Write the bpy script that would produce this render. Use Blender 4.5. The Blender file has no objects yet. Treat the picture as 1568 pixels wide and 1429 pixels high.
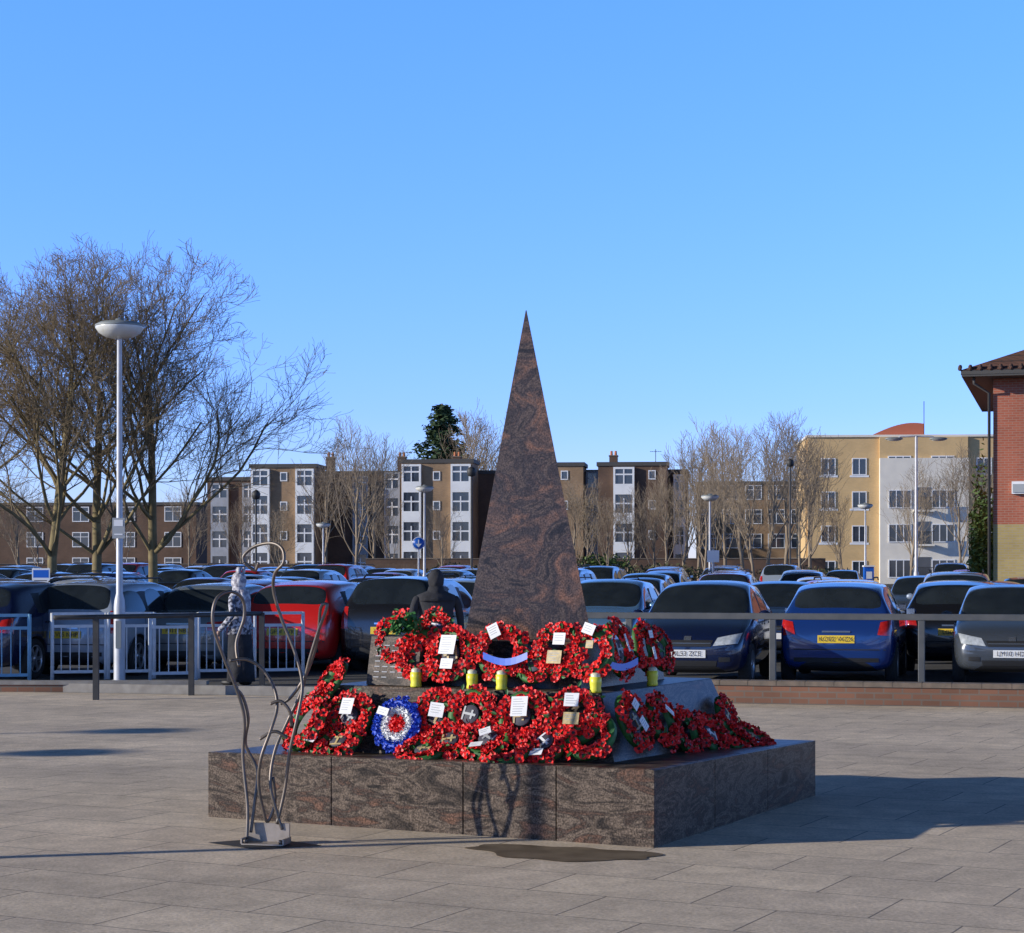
import bpy, bmesh, math, random
import numpy as np
from mathutils import Vector, Matrix
from mathutils.bvhtree import BVHTree
R=random.Random(11)
scene=bpy.context.scene
COL=scene.collection
F=3000.0; EYE=1.65
def bx(u,d): return (u-784)/F*d          # bearing -> metres east at distance d
def hz(v,d): return EYE-(v-872)/F*d      # elevation angle -> height at distance d
def gz(y): return min(max((y-50)*.008,0),.5)

# ------------------------------------------------------------ materials
def newmat(name):
    m=bpy.data.materials.new(name); m.use_nodes=True
    nt=m.node_tree; b=nt.nodes['Principled BSDF']; return m,nt,b
def c4(c): return (c[0],c[1],c[2],1)
def mat(name,c,c2=None,scale=5,rough=.6,metal=0,bump=0,bscale=None,lo=.35,hi=.65,coat=0,trans=0,spec=.5):
    m,nt,b=newmat(name)
    b.inputs['Base Color'].default_value=c4(c); b.inputs['Roughness'].default_value=rough
    b.inputs['Metallic'].default_value=metal; b.inputs['Coat Weight'].default_value=coat
    b.inputs['Specular IOR Level'].default_value=spec
    b.inputs['Coat Roughness'].default_value=.04
    tc=nt.nodes.new('ShaderNodeTexCoord')
    if c2 is not None:
        n=nt.nodes.new('ShaderNodeTexNoise'); n.inputs['Scale'].default_value=scale; n.inputs['Detail'].default_value=6
        r=nt.nodes.new('ShaderNodeValToRGB'); r.color_ramp.elements[0].position=lo; r.color_ramp.elements[1].position=hi
        r.color_ramp.elements[0].color=c4(c); r.color_ramp.elements[1].color=c4(c2)
        nt.links.new(tc.outputs['Object'],n.inputs['Vector']); nt.links.new(n.outputs['Fac'],r.inputs['Fac'])
        nt.links.new(r.outputs['Color'],b.inputs['Base Color'])
    if bump:
        n2=nt.nodes.new('ShaderNodeTexNoise'); n2.inputs['Scale'].default_value=bscale or scale*4; n2.inputs['Detail'].default_value=4
        bu=nt.nodes.new('ShaderNodeBump'); bu.inputs['Strength'].default_value=bump; bu.inputs['Distance'].default_value=.02
        nt.links.new(tc.outputs['Object'],n2.inputs['Vector']); nt.links.new(n2.outputs['Fac'],bu.inputs['Height'])
        nt.links.new(bu.outputs['Normal'],b.inputs['Normal'])
    return m
def granite(name,cols,rough,scale=2.2,warp=2.5,spk=.5,zst=2.6,rot=(.3,.75,.2)):
    m,nt,b=newmat(name); L=nt.links.new
    tc=nt.nodes.new('ShaderNodeTexCoord'); mp=nt.nodes.new('ShaderNodeMapping')
    mp.inputs['Rotation'].default_value=rot; mp.inputs['Scale'].default_value=(1,1,zst)
    n=nt.nodes.new('ShaderNodeTexNoise'); n.inputs['Scale'].default_value=scale; n.inputs['Detail'].default_value=9
    n.inputs['Distortion'].default_value=warp; n.inputs['Roughness'].default_value=.62
    r=nt.nodes.new('ShaderNodeValToRGB'); cr=r.color_ramp
    while len(cr.elements)<len(cols): cr.elements.new(.5)
    for e,(p,c) in zip(cr.elements,cols): e.position=p; e.color=c4(c)
    f=nt.nodes.new('ShaderNodeTexNoise'); f.inputs['Scale'].default_value=95; f.inputs['Detail'].default_value=2
    fr=nt.nodes.new('ShaderNodeValToRGB'); fr.color_ramp.elements[0].position=.35; fr.color_ramp.elements[1].position=.7
    fr.color_ramp.elements[0].color=(spk,spk,spk,1); fr.color_ramp.elements[1].color=(1.5,1.5,1.5,1)
    mx=nt.nodes.new('ShaderNodeMix'); mx.data_type='RGBA'; mx.blend_type='MULTIPLY'; mx.inputs[0].default_value=1
    L(tc.outputs['Object'],mp.inputs['Vector']); L(mp.outputs['Vector'],n.inputs['Vector']); L(n.outputs['Fac'],r.inputs['Fac'])
    L(tc.outputs['Object'],f.inputs['Vector']); L(f.outputs['Fac'],fr.inputs['Fac'])
    L(r.outputs['Color'],mx.inputs[6]); L(fr.outputs['Color'],mx.inputs[7]); L(mx.outputs[2],b.inputs['Base Color'])
    b.inputs['Roughness'].default_value=rough; b.inputs['Specular IOR Level'].default_value=.16
    return m
def brick(name,c1,c2,mo,w=.225,h=.075,ms=.01,var=.35):
    m,nt,b=newmat(name); L=nt.links.new
    tc=nt.nodes.new('ShaderNodeTexCoord'); sp=nt.nodes.new('ShaderNodeSeparateXYZ'); cb=nt.nodes.new('ShaderNodeCombineXYZ')
    ad=nt.nodes.new('ShaderNodeMath'); ad.operation='ADD'
    L(tc.outputs['Object'],sp.inputs[0]); L(sp.outputs[0],ad.inputs[0]); L(sp.outputs[1],ad.inputs[1]); L(ad.outputs[0],cb.inputs[0]); L(sp.outputs[2],cb.inputs[1])
    t=nt.nodes.new('ShaderNodeTexBrick'); t.inputs['Scale'].default_value=1; t.inputs['Brick Width'].default_value=w; t.inputs['Row Height'].default_value=h
    t.inputs['Mortar Size'].default_value=ms; t.inputs['Color1'].default_value=c4(c1); t.inputs['Color2'].default_value=c4(c2); t.inputs['Mortar'].default_value=c4(mo)
    L(cb.outputs[0],t.inputs['Vector'])
    n=nt.nodes.new('ShaderNodeTexNoise'); n.inputs['Scale'].default_value=.7; n.inputs['Detail'].default_value=7; L(tc.outputs['Object'],n.inputs['Vector'])
    mr=nt.nodes.new('ShaderNodeMapRange'); mr.inputs['From Min'].default_value=.3; mr.inputs['From Max'].default_value=.7
    mr.inputs['To Min'].default_value=1-var; mr.inputs['To Max'].default_value=1+var*.5; L(n.outputs['Fac'],mr.inputs['Value'])
    mx=nt.nodes.new('ShaderNodeMix'); mx.data_type='RGBA'; mx.blend_type='MULTIPLY'; mx.inputs[0].default_value=1
    L(t.outputs['Color'],mx.inputs[6]); L(mr.outputs[0],mx.inputs[7]); L(mx.outputs[2],b.inputs['Base Color'])
    b.inputs['Roughness'].default_value=.85
    return m
def paving(name):
    m,nt,b=newmat(name); L=nt.links.new
    tc=nt.nodes.new('ShaderNodeTexCoord'); mp=nt.nodes.new('ShaderNodeMapping'); mp.inputs['Rotation'].default_value=(0,0,math.radians(27))
    L(tc.outputs['Object'],mp.inputs['Vector'])
    t=nt.nodes.new('ShaderNodeTexBrick'); t.inputs['Scale'].default_value=1; t.inputs['Brick Width'].default_value=.9; t.inputs['Row Height'].default_value=.6
    t.inputs['Mortar Size'].default_value=.006; t.inputs['Mortar Smooth'].default_value=.3
    t.inputs['Color1'].default_value=(.73,.60,.45,1); t.inputs['Color2'].default_value=(.62,.51,.39,1); t.inputs['Mortar'].default_value=(.25,.21,.17,1)
    L(mp.outputs['Vector'],t.inputs['Vector'])
    def noise(s,a,bb,lo,hi,src=None):
        n=nt.nodes.new('ShaderNodeTexNoise'); n.inputs['Scale'].default_value=s; n.inputs['Detail'].default_value=8; n.inputs['Roughness'].default_value=.65
        L(tc.outputs['Object'],n.inputs['Vector'])
        r=nt.nodes.new('ShaderNodeMapRange'); r.inputs['From Min'].default_value=lo; r.inputs['From Max'].default_value=hi
        r.inputs['To Min'].default_value=a; r.inputs['To Max'].default_value=bb; L(n.outputs['Fac'],r.inputs['Value']); return n,r
    def mul(x,y):
        mx=nt.nodes.new('ShaderNodeMix'); mx.data_type='RGBA'; mx.blend_type='MULTIPLY'; mx.inputs[0].default_value=1
        L(x,mx.inputs[6]); L(y,mx.inputs[7]); return mx.outputs[2]
    n1,r1=noise(.45,.70,1.14,.3,.7); n2,r2=noise(45,.70,1.2,.3,.7); n3,r3=noise(4,.78,1.10,.3,.65)
    n4,r4=noise(9,1.0,.5,.65,.74)
    o=mul(mul(mul(mul(t.outputs['Color'],r1.outputs[0]),r2.outputs[0]),r3.outputs[0]),r4.outputs[0])
    L(o,b.inputs['Base Color']); b.inputs['Roughness'].default_value=.85
    bu=nt.nodes.new('ShaderNodeBump'); bu.inputs['Strength'].default_value=.35; bu.inputs['Distance'].default_value=.006
    sb=nt.nodes.new('ShaderNodeMath'); sb.operation='SUBTRACT'; L(n2.outputs['Fac'],sb.inputs[0]); L(t.outputs['Fac'],sb.inputs[1])
    L(sb.outputs[0],bu.inputs['Height']); L(bu.outputs['Normal'],b.inputs['Normal'])
    return m

M={}
M['paving']=paving('paving_slabs')
M['asphalt']=mat('asphalt',(.055,.055,.057),(.085,.083,.08),.8,.9,bump=.3,bscale=60)
M['line']=mat('road_paint',(.62,.62,.6),(.4,.4,.39),8,.8)
M['kerb']=mat('kerb_concrete',(.3,.28,.25),(.22,.2,.18),6,.85)
M['wet']=mat('wet_paving',(.12,.092,.062),(.19,.15,.105),6,.5,spec=.15)
M['gran']=granite('granite_plinth',[(.34,(.026,.022,.020)),(.43,(.075,.058,.046)),(.50,(.155,.118,.09)),(.56,(.05,.040,.034)),(.68,(.16,.088,.06))],.34,2.2,1.6,.45,3.4)
M['gran2']=granite('granite_obelisk',[(.36,(.016,.014,.016)),(.44,(.080,.058,.050)),(.50,(.028,.023,.025)),(.57,(.088,.056,.046)),(.70,(.19,.088,.052))],.24,2.2,1.5,.45,1.9,(.3,.5,.2))
M['joint']=mat('joint',(.03,.028,.025),rough=.9)
M['red']=mat('poppy_red',(.72,.012,.014),(.92,.03,.025),30,.5)
M['red2']=mat('poppy_dark_red',(.42,.008,.012),(.65,.015,.018),30,.6)
M['blk']=mat('poppy_centre',(.012,.012,.012),rough=.6)
M['leaf']=mat('wreath_leaf',(.02,.10,.02),(.04,.16,.03),20,.6)
M['white']=mat('white_card',(.78,.78,.77),(.70,.71,.73),12,.6)
M['rafb']=mat('raf_blue',(.01,.05,.42),(.02,.09,.60),30,.5)
M['ribb']=mat('ribbon_blue',(.03,.12,.6),rough=.4)
M['gold']=mat('badge_gold',(.6,.45,.2),(.35,.28,.15),40,.5)
M['ink']=mat('ink',(.05,.05,.07),rough=.7)
M['cndl']=mat('candle_yellow',(.80,.74,.05),(.70,.68,.06),9,.35)
M['cndl2']=mat('candle_lid',(.65,.65,.45),rough=.3)
M['rod']=mat('steel_rod',(.12,.11,.10),(.2,.16,.13),12,.45,metal=.6)
M['plate']=mat('steel_box',(.42,.36,.31),(.3,.26,.22),14,.5,metal=.3)
M['rail']=mat('galv_rail',(.085,.09,.09),(.12,.12,.115),5,.5,metal=.3)
M['rdark']=mat('dark_post',(.03,.03,.032),(.05,.048,.045),8,.6)
M['grail']=mat('guard_rail_paint',(.74,.75,.77),(.6,.62,.64),8,.45)
M['grailb']=mat('guard_rail_blue',(.25,.48,.62),(.2,.38,.52),8,.45)
M['pole']=mat('lamp_pole',(.56,.57,.60),(.46,.47,.50),6,.45,metal=.1)
M['bowl']=mat('lamp_bowl',(.72,.72,.68),(.6,.6,.56),5,.3)
M['ltop']=mat('lamp_top',(.23,.25,.25),rough=.5)
M['bark']=mat('bark_near',(.15,.115,.055),(.24,.19,.09),3,.9)
M['bark2']=mat('bark_far',(.22,.17,.12),(.32,.25,.175),1,.9)
M['twig']=mat('twigs',(.27,.20,.11),(.19,.14,.08),1,.85)
M['con']=mat('conifer_foliage',(.022,.05,.02),(.06,.10,.035),1.5,.8)
M['ivy']=mat('shrub_foliage',(.035,.075,.015),(.09,.14,.03),2,.7)
M['hed']=mat('hedge_foliage',(.05,.06,.025),(.10,.09,.04),2,.8)
M['brA']=brick('tan_brick',(.34,.205,.105),(.28,.17,.09),(.29,.22,.15),var=.3)
M['brB']=brick('brown_brick',(.14,.072,.042),(.105,.056,.035),(.13,.095,.07),var=.3)
M['brR']=brick('red_brick',(.42,.115,.062),(.34,.09,.05),(.35,.22,.16),ms=.008,var=.2)
M['brY']=brick('buff_brick',(.44,.33,.12),(.38,.28,.10),(.36,.3,.2),var=.2)
M['yel']=brick('yellow_brick',(.70,.46,.20),(.64,.42,.185),(.6,.45,.26),var=.12)
M['lowb']=brick('low_wall_brick',(.24,.11,.065),(.18,.085,.05),(.17,.13,.10))
M['cope']=mat('coping',(.20,.15,.11),(.13,.105,.08),8,.85)
M['pan']=mat('white_panel',(.85,.85,.83),(.78,.78,.77),1.5,.55)
M['pang']=mat('grey_panel',(.36,.38,.42),(.30,.32,.35),1.5,.55)
M['cream']=mat('cream_render',(.80,.74,.63),(.72,.67,.58),1.2,.8)
M['wfr']=mat('window_frame',(.8,.8,.8),rough=.4)
M['glass']=mat('window_glass',(.025,.035,.05),(.06,.07,.09),.7,.06,spec=.8)
M['fascia']=mat('fascia',(.07,.065,.06),rough=.7)
M['tile']=brick('roof_tile',(.17,.075,.045),(.13,.06,.04),(.05,.03,.025),w=.3,h=.22,ms=.02)
M['pot']=mat('chimney_pot',(.5,.18,.08),rough=.8)
M['redr']=mat('red_roof',(.50,.14,.07),rough=.6)
M['wood']=mat('fence_wood',(.17,.11,.07),(.12,.075,.05),2,.85)
M['blue']=mat('sign_blue',(.01,.12,.55),rough=.35)
M['swhite']=mat('sign_white',(.8,.8,.8),rough=.4)
M['sgrey']=mat('sign_grey',(.35,.37,.38),rough=.5)
M['cglass']=mat('car_glass',(.012,.016,.02),(.022,.028,.032),3,.04,spec=.7)
M['cblk']=mat('car_black_trim',(.014,.014,.015),rough=.55)
M['tyre']=mat('tyre',(.018,.018,.018),(.03,.03,.03),30,.85)
M['alloy']=mat('alloy',(.42,.43,.45),rough=.3,metal=.7)
M['hlamp']=mat('headlamp',(.55,.58,.6),(.35,.38,.4),20,.08,coat=1)
M['rlamp']=mat('tail_lamp',(.35,.008,.008),(.5,.02,.015),20,.12,coat=1)
M['pw']=mat('plate_white',(.78,.78,.76),rough=.4)
M['py']=mat('plate_yellow',(.80,.55,.03),rough=.4)
M['chr']=mat('chrome',(.65,.66,.68),rough=.15,metal=.9)
M['skin']=mat('skin',(.42,.25,.17),(.38,.22,.15),10,.55)
M['coat']=mat('dark_coat',(.018,.018,.022),(.03,.03,.035),10,.9,bump=.4,bscale=20)
M['patt']=mat('patterned_cloth',(.5,.5,.55),(.06,.06,.08),22,.85,lo=.45,hi=.55)
M['scarf']=mat('pale_scarf',(.62,.60,.62),(.22,.21,.26),16,.85,lo=.42,hi=.6,bump=.5,bscale=25)

# ------------------------------------------------------------ mesh builder
class MB:
    def __init__(s): s.v=[]; s.f=[]; s.m=[]; s.sm=[]; s.mats=[]
    def mi(s,k):
        if k not in s.mats: s.mats.append(k)
        return s.mats.index(k)
    def add(s,vs,fs,k,smooth=False,T=None):
        o=len(s.v); i=s.mi(k)
        if T is not None: vs=[T@Vector(v) for v in vs]
        s.v+= [tuple(v) for v in vs]
        for f in fs: s.f.append(tuple(o+a for a in f)); s.m.append(i); s.sm.append(smooth)
    def box(s,x0,x1,y0,y1,z0,z1,k,T=None):
        s.add([(x0,y0,z0),(x1,y0,z0),(x1,y1,z0),(x0,y1,z0),(x0,y0,z1),(x1,y0,z1),(x1,y1,z1),(x0,y1,z1)],
              [(0,3,2,1),(4,5,6,7),(0,1,5,4),(1,2,6,5),(2,3,7,6),(3,0,4,7)],k,False,T)
    def prism(s,b,t,k):
        n=len(b); s.add(list(b)+list(t),[tuple(reversed(range(n))),tuple(range(n,2*n))]+[(i,(i+1)%n,n+(i+1)%n,n+i) for i in range(n)],k)
    def tube(s,pts,rs,n,k,caps=True,T=None):
        pts=[Vector(p) for p in pts]; V=[];Fa=[]
        a=None
        for i,p in enumerate(pts):
            d=(pts[min(i+1,len(pts)-1)]-pts[max(i-1,0)]).normalized()
            if a is None:
                a=d.orthogonal().normalized()
            else:
                a=(a-d*a.dot(d)).normalized()
            b=d.cross(a); r=rs[i] if hasattr(rs,'__len__') else rs
            for j in range(n):
                t=2*math.pi*j/n; V.append(p+(a*math.cos(t)+b*math.sin(t))*r)
        for i in range(len(pts)-1):
            for j in range(n):
                Fa.append((i*n+j,i*n+(j+1)%n,(i+1)*n+(j+1)%n,(i+1)*n+j))
        if caps: Fa.append(tuple(reversed(range(n)))); Fa.append(tuple((len(pts)-1)*n+j for j in range(n)))
        s.add(V,Fa,k,n>5,T)
    def lathe(s,prof,n,k,c=(0,0,0),T=None,sx=1,sy=1):
        V=[];Fa=[]
        for r,z in prof:
            for j in range(n):
                t=2*math.pi*j/n; V.append((c[0]+r*sx*math.cos(t),c[1]+r*sy*math.sin(t),c[2]+z))
        for i in range(len(prof)-1):
            for j in range(n): Fa.append((i*n+j,i*n+(j+1)%n,(i+1)*n+(j+1)%n,(i+1)*n+j))
        s.add(V,Fa,k,True,T)
    def ell(s,c,r,k,n=12,m=8,T=None,fn=None):
        V=[];Fa=[]
        for i in range(m+1):
            ph=math.pi*i/m
            for j in range(n):
                t=2*math.pi*j/n; d=Vector((math.sin(ph)*math.cos(t),math.sin(ph)*math.sin(t),math.cos(ph)))
                q=fn(d) if fn else 1
                V.append((c[0]+d.x*r[0]*q,c[1]+d.y*r[1]*q,c[2]+d.z*r[2]*q))
        for i in range(m):
            for j in range(n): Fa.append((i*n+j,(i+1)*n+j,(i+1)*n+(j+1)%n,i*n+(j+1)%n))
        s.add(V,Fa,k,True,T)
    def mesh(s,name):
        me=bpy.data.meshes.new(name); me.from_pydata(s.v,[],s.f)
        for k in s.mats: me.materials.append(M[k] if isinstance(k,str) else k)
        me.polygons.foreach_set('material_index',s.m); me.polygons.foreach_set('use_smooth',s.sm); me.update(); return me
    def obj(s,name,parent=None,loc=(0,0,0),rz=0,bevel=0):
        o=bpy.data.objects.new(name,s.mesh(name)); COL.objects.link(o); o.location=loc; o.rotation_euler=(0,0,rz)
        if parent: o.parent=parent
        if bevel:
            b=o.modifiers.new('b','BEVEL'); b.width=bevel; b.segments=2; b.limit_method='ANGLE'
        return o
def empty(name,loc=(0,0,0),rz=0):
    e=bpy.data.objects.new(name,None); e.empty_display_size=.2; COL.objects.link(e); e.location=loc; e.rotation_euler=(0,0,rz); return e
def link(name,me,T):
    o=bpy.data.objects.new(name,me); COL.objects.link(o); o.matrix_world=T; return o
def bake(o):
    dg=bpy.context.evaluated_depsgraph_get(); dg.update(); return bpy.data.meshes.new_from_object(o.evaluated_get(dg))

# ------------------------------------------------------------ ground
g=MB(); ys=[-300,0,50]+[50+i*10 for i in range(1,12)]+[300,700,2500]
V=[];Fa=[]
for y in ys: V+=[(-2500,y,gz(y)),(2500,y,gz(y))]
for i in range(len(ys)-1): Fa.append((2*i,2*i+1,2*i+3,2*i+2))
g.add(V,Fa,'asphalt'); g.obj('ground')
def fl(x): return 24.35-.245*(x-1.5)     # back edge line of the plaza
p=MB(); p.add([(-60,-60,.004),(60,-60,.004),(60,fl(60),.004),(-60,fl(-60),.004)],[(0,1,2,3)],'paving'); p.obj('plaza_paving')
lm=MB(); GA=math.radians(-14); ux=Vector((math.cos(GA),math.sin(GA),0)); uy=Vector((-math.sin(GA),math.cos(GA),0))
# puddle
w=MB(); pts=[]
for i in range(48):
    t=2*math.pi*i/48; rr=1+.13*math.sin(3*t+1)+.07*math.sin(7*t)+.03*math.sin(11*t+2)
    pts.append((.28+.52*rr*math.cos(t)-.10*math.sin(t),11.36+.31*rr*math.sin(t)-.10*math.cos(t),.008))
w.add(pts,[tuple(range(48))],'wet'); w.obj('puddle')

# ------------------------------------------------------------ memorial
C=Vector((.095,13.65,0))
K=[Vector((-2.115,-.62,0)),Vector((.745,-2.07,0)),Vector((2.115,.62,0)),Vector((-.745,2.07,0))]
def corner(i,r,z): q=C+K[i%4]*r; return Vector((q.x,q.y,z))
wm=empty('war_memorial')
ZT=[.437,.465,.405,.385]
pl=MB()
pl.prism([corner(i,.985,0) for i in range(4)],[corner(i,.985,ZT[i]-.03) for i in range(4)],'joint')
splits=[[0,.30,.60,.80,1],[0,.33,.66,1],[0,.33,.66,1],[0,.33,.66,1]]
for s in range(4):
    sp=splits[s]
    for a,b in zip(sp[:-1],sp[1:]):
        a2=a+(.0012 if a>0 else 0.0); b2=b-(.0012 if b<1 else 0)
        def P(t,r,top):
            z=(ZT[s]*(1-t)+ZT[(s+1)%4]*t-.002) if top else .0
            q=corner(s,r,0).lerp(corner(s+1,r,0),t); return Vector((q.x,q.y,z))
        pl.prism([P(a2,1,0),P(b2,1,0),P(b2,.986,0),P(a2,.986,0)],[P(a2,1,1),P(b2,1,1),P(b2,.986,1),P(a2,.986,1)],'gran')
for i in range(4):
    for j in range(4):
        def Q(u,v,dz):
            z=(ZT[0]*(1-u)+ZT[1]*u)*(1-v)+(ZT[3]*(1-u)+ZT[2]*u)*v
            q=(corner(0,.986,0).lerp(corner(1,.986,0),u)).lerp(corner(3,.986,0).lerp(corner(2,.986,0),u),v); return Vector((q.x,q.y,z+dz))
        e=.0012; u0,u1,v0,v1=i/4+e,(i+1)/4-e,j/4+e,(j+1)/4-e
        pl.prism([Q(u0,v0,-.04),Q(u1,v0,-.04),Q(u1,v1,-.04),Q(u0,v1,-.04)],[Q(u0,v0,0),Q(u1,v0,0),Q(u1,v1,0),Q(u0,v1,0)],'gran')
pl.obj('plinth',wm,bevel=.002)
t2=MB()
t2.prism([corner(i,.74,.37) for i in range(4)],[corner(i,.63,.87) for i in range(4)],'gran'); t2.obj('sloping_tier',wm,bevel=.006)
t3=MB(); t3.prism([corner(i,.47,.865) for i in range(4)],[corner(i,.44,1.175) for i in range(4)],'gran2'); t3.obj('upper_tier',wm,bevel=.006)
# obelisk: slender pyramid, triangular in plan, main face turned to the left front
fd=(K[1]-K[0]).normalized(); fn=Vector((fd.y,-fd.x,0))
if fn.y>0: fn=-fn
mid=Vector((.105,13.42,1.17)); hw=.49
ob=MB(); A=mid-fd*hw; B=mid+fd*hw; Cc=mid-fn*.62
apex=Vector((.098,13.62,3.47))
def tr(p,t): return p.lerp(apex,t)
ob.prism([A,B,Cc],[tr(A,.992),tr(B,.992),tr(Cc,.992)],'gran2'); ob.obj('obelisk',wm,bevel=.006)
# inscribed side slab
sl=MB()
q=corner(0,.50,0)
T=Matrix.Translation((q.x+.02,q.y-.12,.868))@Matrix.Rotation(math.atan2(fd.y,fd.x),4,'Z')@Matrix.Rotation(math.radians(-12),4,'X')
sl.box(-.03,.36,-.03,.02,0,.33,'gran',T)
for i in range(7):
    for j in range(5):
        if R.random()<.85: sl.box(.02+j*.062,.02+j*.062+.04,-.033,-.0305,.05+i*.036,.05+i*.036+.006,'pang',T)
sl.obj('inscribed_slab',wm)

# ---- wreaths
def wreath_mesh(seed,cols,R0=.138,tb=.042,n=56,disc=False,ps=(.028,.038)):
    r=random.Random(seed); w=MB()
    w.lathe([(R0-tb*.8,-.01),(R0-tb*.6,.02),(R0,.03),(R0+tb*.6,.02),(R0+tb*.8,-.01),(R0-tb*.8,-.01)],24,'leaf' if cols[0]=='red' and R0>.05 else cols[0])
    for i in range(n):
        a=2*math.pi*(i*.381966)+r.uniform(-.1,.1); ph=r.uniform(.25,2.9)
        pc=Vector(((R0+tb*math.cos(ph))*math.cos(a),(R0+tb*math.cos(ph))*math.sin(a),tb*.8*math.sin(ph)))
        nn=Vector((math.cos(ph)*math.cos(a),math.cos(ph)*math.sin(a),math.sin(ph)+.35)).normalized()
        nn=(nn+Vector((r.uniform(-.35,.35),r.uniform(-.35,.35),0))).normalized()
        T=Matrix.Translation(pc)@nn.to_track_quat('Z','Y').to_matrix().to_4x4()@Matrix.Rotation(r.uniform(0,6),4,'Z')
        k=cols[r.randrange(len(cols))]; S=r.uniform(*ps); N=12; V=[];Fa=[]
        for j in range(N):
            t=2*math.pi*j/N; V.append((.009*math.cos(t),.009*math.sin(t),.004))
        for j in range(N):
            t=2*math.pi*j/N; lob=1-.22*abs(math.cos(2*t)); V.append((S*lob*math.cos(t),S*lob*math.sin(t),.012+.009*math.cos(4*t)+r.uniform(-.004,.004)))
        for j in range(N): Fa.append((j,(j+1)%N,N+(j+1)%N,N+j))
        w.add(V,Fa,k,False,T)
        w.add([(.010*math.cos(t),.010*math.sin(t),.008) for t in [2*math.pi*j/8 for j in range(8)]],[tuple(range(8))],'blk' if k in('red','red2') and R0>.05 else k,False,T)
        if i%6==0 and R0>.12 and cols[0]=='red': w.add([(0,0,0),(.05,.012,.012),(.07,0,.01),(.05,-.012,.012)],[(0,1,2,3)],'leaf',False,T)
    return w
WM=[wreath_mesh(s,['red','red','red','red2']).mesh('poppy_wreath') for s in range(4)]
WMB=[wreath_mesh(9,['red','red','red','red2'],R0=.16,tb=.05,n=70).mesh('poppy_wreath_big')]
wr=wreath_mesh(21,['rafb'],R0=.150,tb=.026,n=90,ps=(.02,.028))
w2=wreath_mesh(22,['white'],R0=.092,tb=.024,n=80,ps=(.016,.022)); w3=wreath_mesh(23,['red'],R0=.03,tb=.026,n=50,ps=(.016,.022))
for q in (w2,w3):
    o=len(wr.v); wr.v+=q.v
    for f,m_,s_ in zip(q.f,q.m,q.sm): wr.f.append(tuple(o+a for a in f)); wr.m.append(wr.mi(q.mats[m_])); wr.sm.append(s_)
RAF=wr.mesh('roundel_wreath')
def frame(pos,n,roll=0):
    n=Vector(n).normalized(); x=Vector((0,0,1)).cross(n)
    x=x.normalized() if x.length>.05 else Vector((1,0,0))
    y=n.cross(x); m=Matrix((x,y,n)).transposed().to_4x4(); return Matrix.Translation(pos)@m@Matrix.Rotation(roll,4,'Z')
def card(par,T,w,h,k='white',txt=True):
    c=MB(); w*=.86; h*=.86; c.box(-w/2,w/2,-h/2,h/2,0,.003,k)
    if txt:
        for i in range(int(h/.016)-1): c.box(-w*.38,w*R.uniform(.1,.38),h/2-.016*(i+1)-.004,h/2-.016*(i+1),.003,.0036,'sgrey')
    o=c.obj('card',par); o.matrix_world=T; return o
def place(side,u_t,r,z,tilt,kind='n',s=1,cards=(),roll=None):
    a=corner(side,r,z); b=corner(side+1,r,z); pos=a.lerp(b,u_t)
    e=(b-a).normalized(); n=Vector((e.y,-e.x,0))
    if n.dot(pos-Vector((C.x,C.y,z)))<0: n=-n
    n=n*math.cos(tilt)+Vector((0,0,math.sin(tilt))); n+=Vector((R.uniform(-.12,.12),0,R.uniform(-.06,.06)))
    me=RAF if kind=='raf' else (WMB[0] if kind=='b' else R.choice(WM))
    T=frame(pos,n,0); ro=R.uniform(0,6)
    o=link('roundel_wreath' if kind=='raf' else 'poppy_wreath',me,T@Matrix.Rotation(ro,4,'Z')@Matrix.Scale(s,4))
    bpy.context.view_layer.update()
    if kind!='raf' and not any(c_[4]=='gold' for c_ in cards) and R.random()<.6:
        bd=MB(); kk=R.choice(['gold','sgrey','leaf','white','gold'])
        bd.lathe([(0,.0),(.06,.0),(.065,.004),(.06,.010),(0,.010)],20,'ink'); bd.box(-.008,.008,-.045,.045,.0105,.016,kk); bd.box(-.03,.03,.008,.022,.0105,.0155,kk); bd.box(-.045,.045,-.052,-.040,.0105,.015,kk)
        c=bd.obj('badge',o); c.location=(0,0,.012)
    for (cx,cy,w,h,k,rot) in cards:
        c=card(o,Matrix(),w,h,k); c.parent=None
        c.matrix_world=T@Matrix.Translation((cx,cy,.072))@Matrix.Rotation(rot,4,'Z'); mw=c.matrix_world.copy()
        c.parent=o; c.matrix_parent_inverse=o.matrix_world.inverted(); c.matrix_world=mw
    return o
rad=math.radians
def tl(u,r,z):   # parameter along the front face for a bearing
    a=corner(0,r,z); b=corner(1,r,z); lo,hi=-.3,1.3
    for _ in range(30):
        m=(lo+hi)/2; q=a.lerp(b,m)
        if 784+q.x/q.y*F<u: lo=m
        else: hi=m
    return lo
def tr_(u,r,z):
    a=corner(1,r,z); b=corner(2,r,z); lo,hi=-.3,1.4
    for _ in range(30):
        m=(lo+hi)/2; q=a.lerp(b,m)
        if 784+q.x/q.y*F<u: lo=m
        else: hi=m
    return lo
def FL(u,v,r,tilt,**k):
    z=.7
    for _ in range(3):
        t=tl(u,r,z); q=corner(0,r,z).lerp(corner(1,r,z),t); z=hz(v,q.y)
    return place(0,t,r,z,rad(tilt),**k)
def FR(u,v,r,tilt,**k):
    z=.7
    for _ in range(3):
        t=tr_(u,r,z); q=corner(1,r,z).lerp(corner(2,r,z),t); z=hz(v,q.y)
    return place(1,t,r,z,rad(tilt),**k)
W='white'
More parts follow.
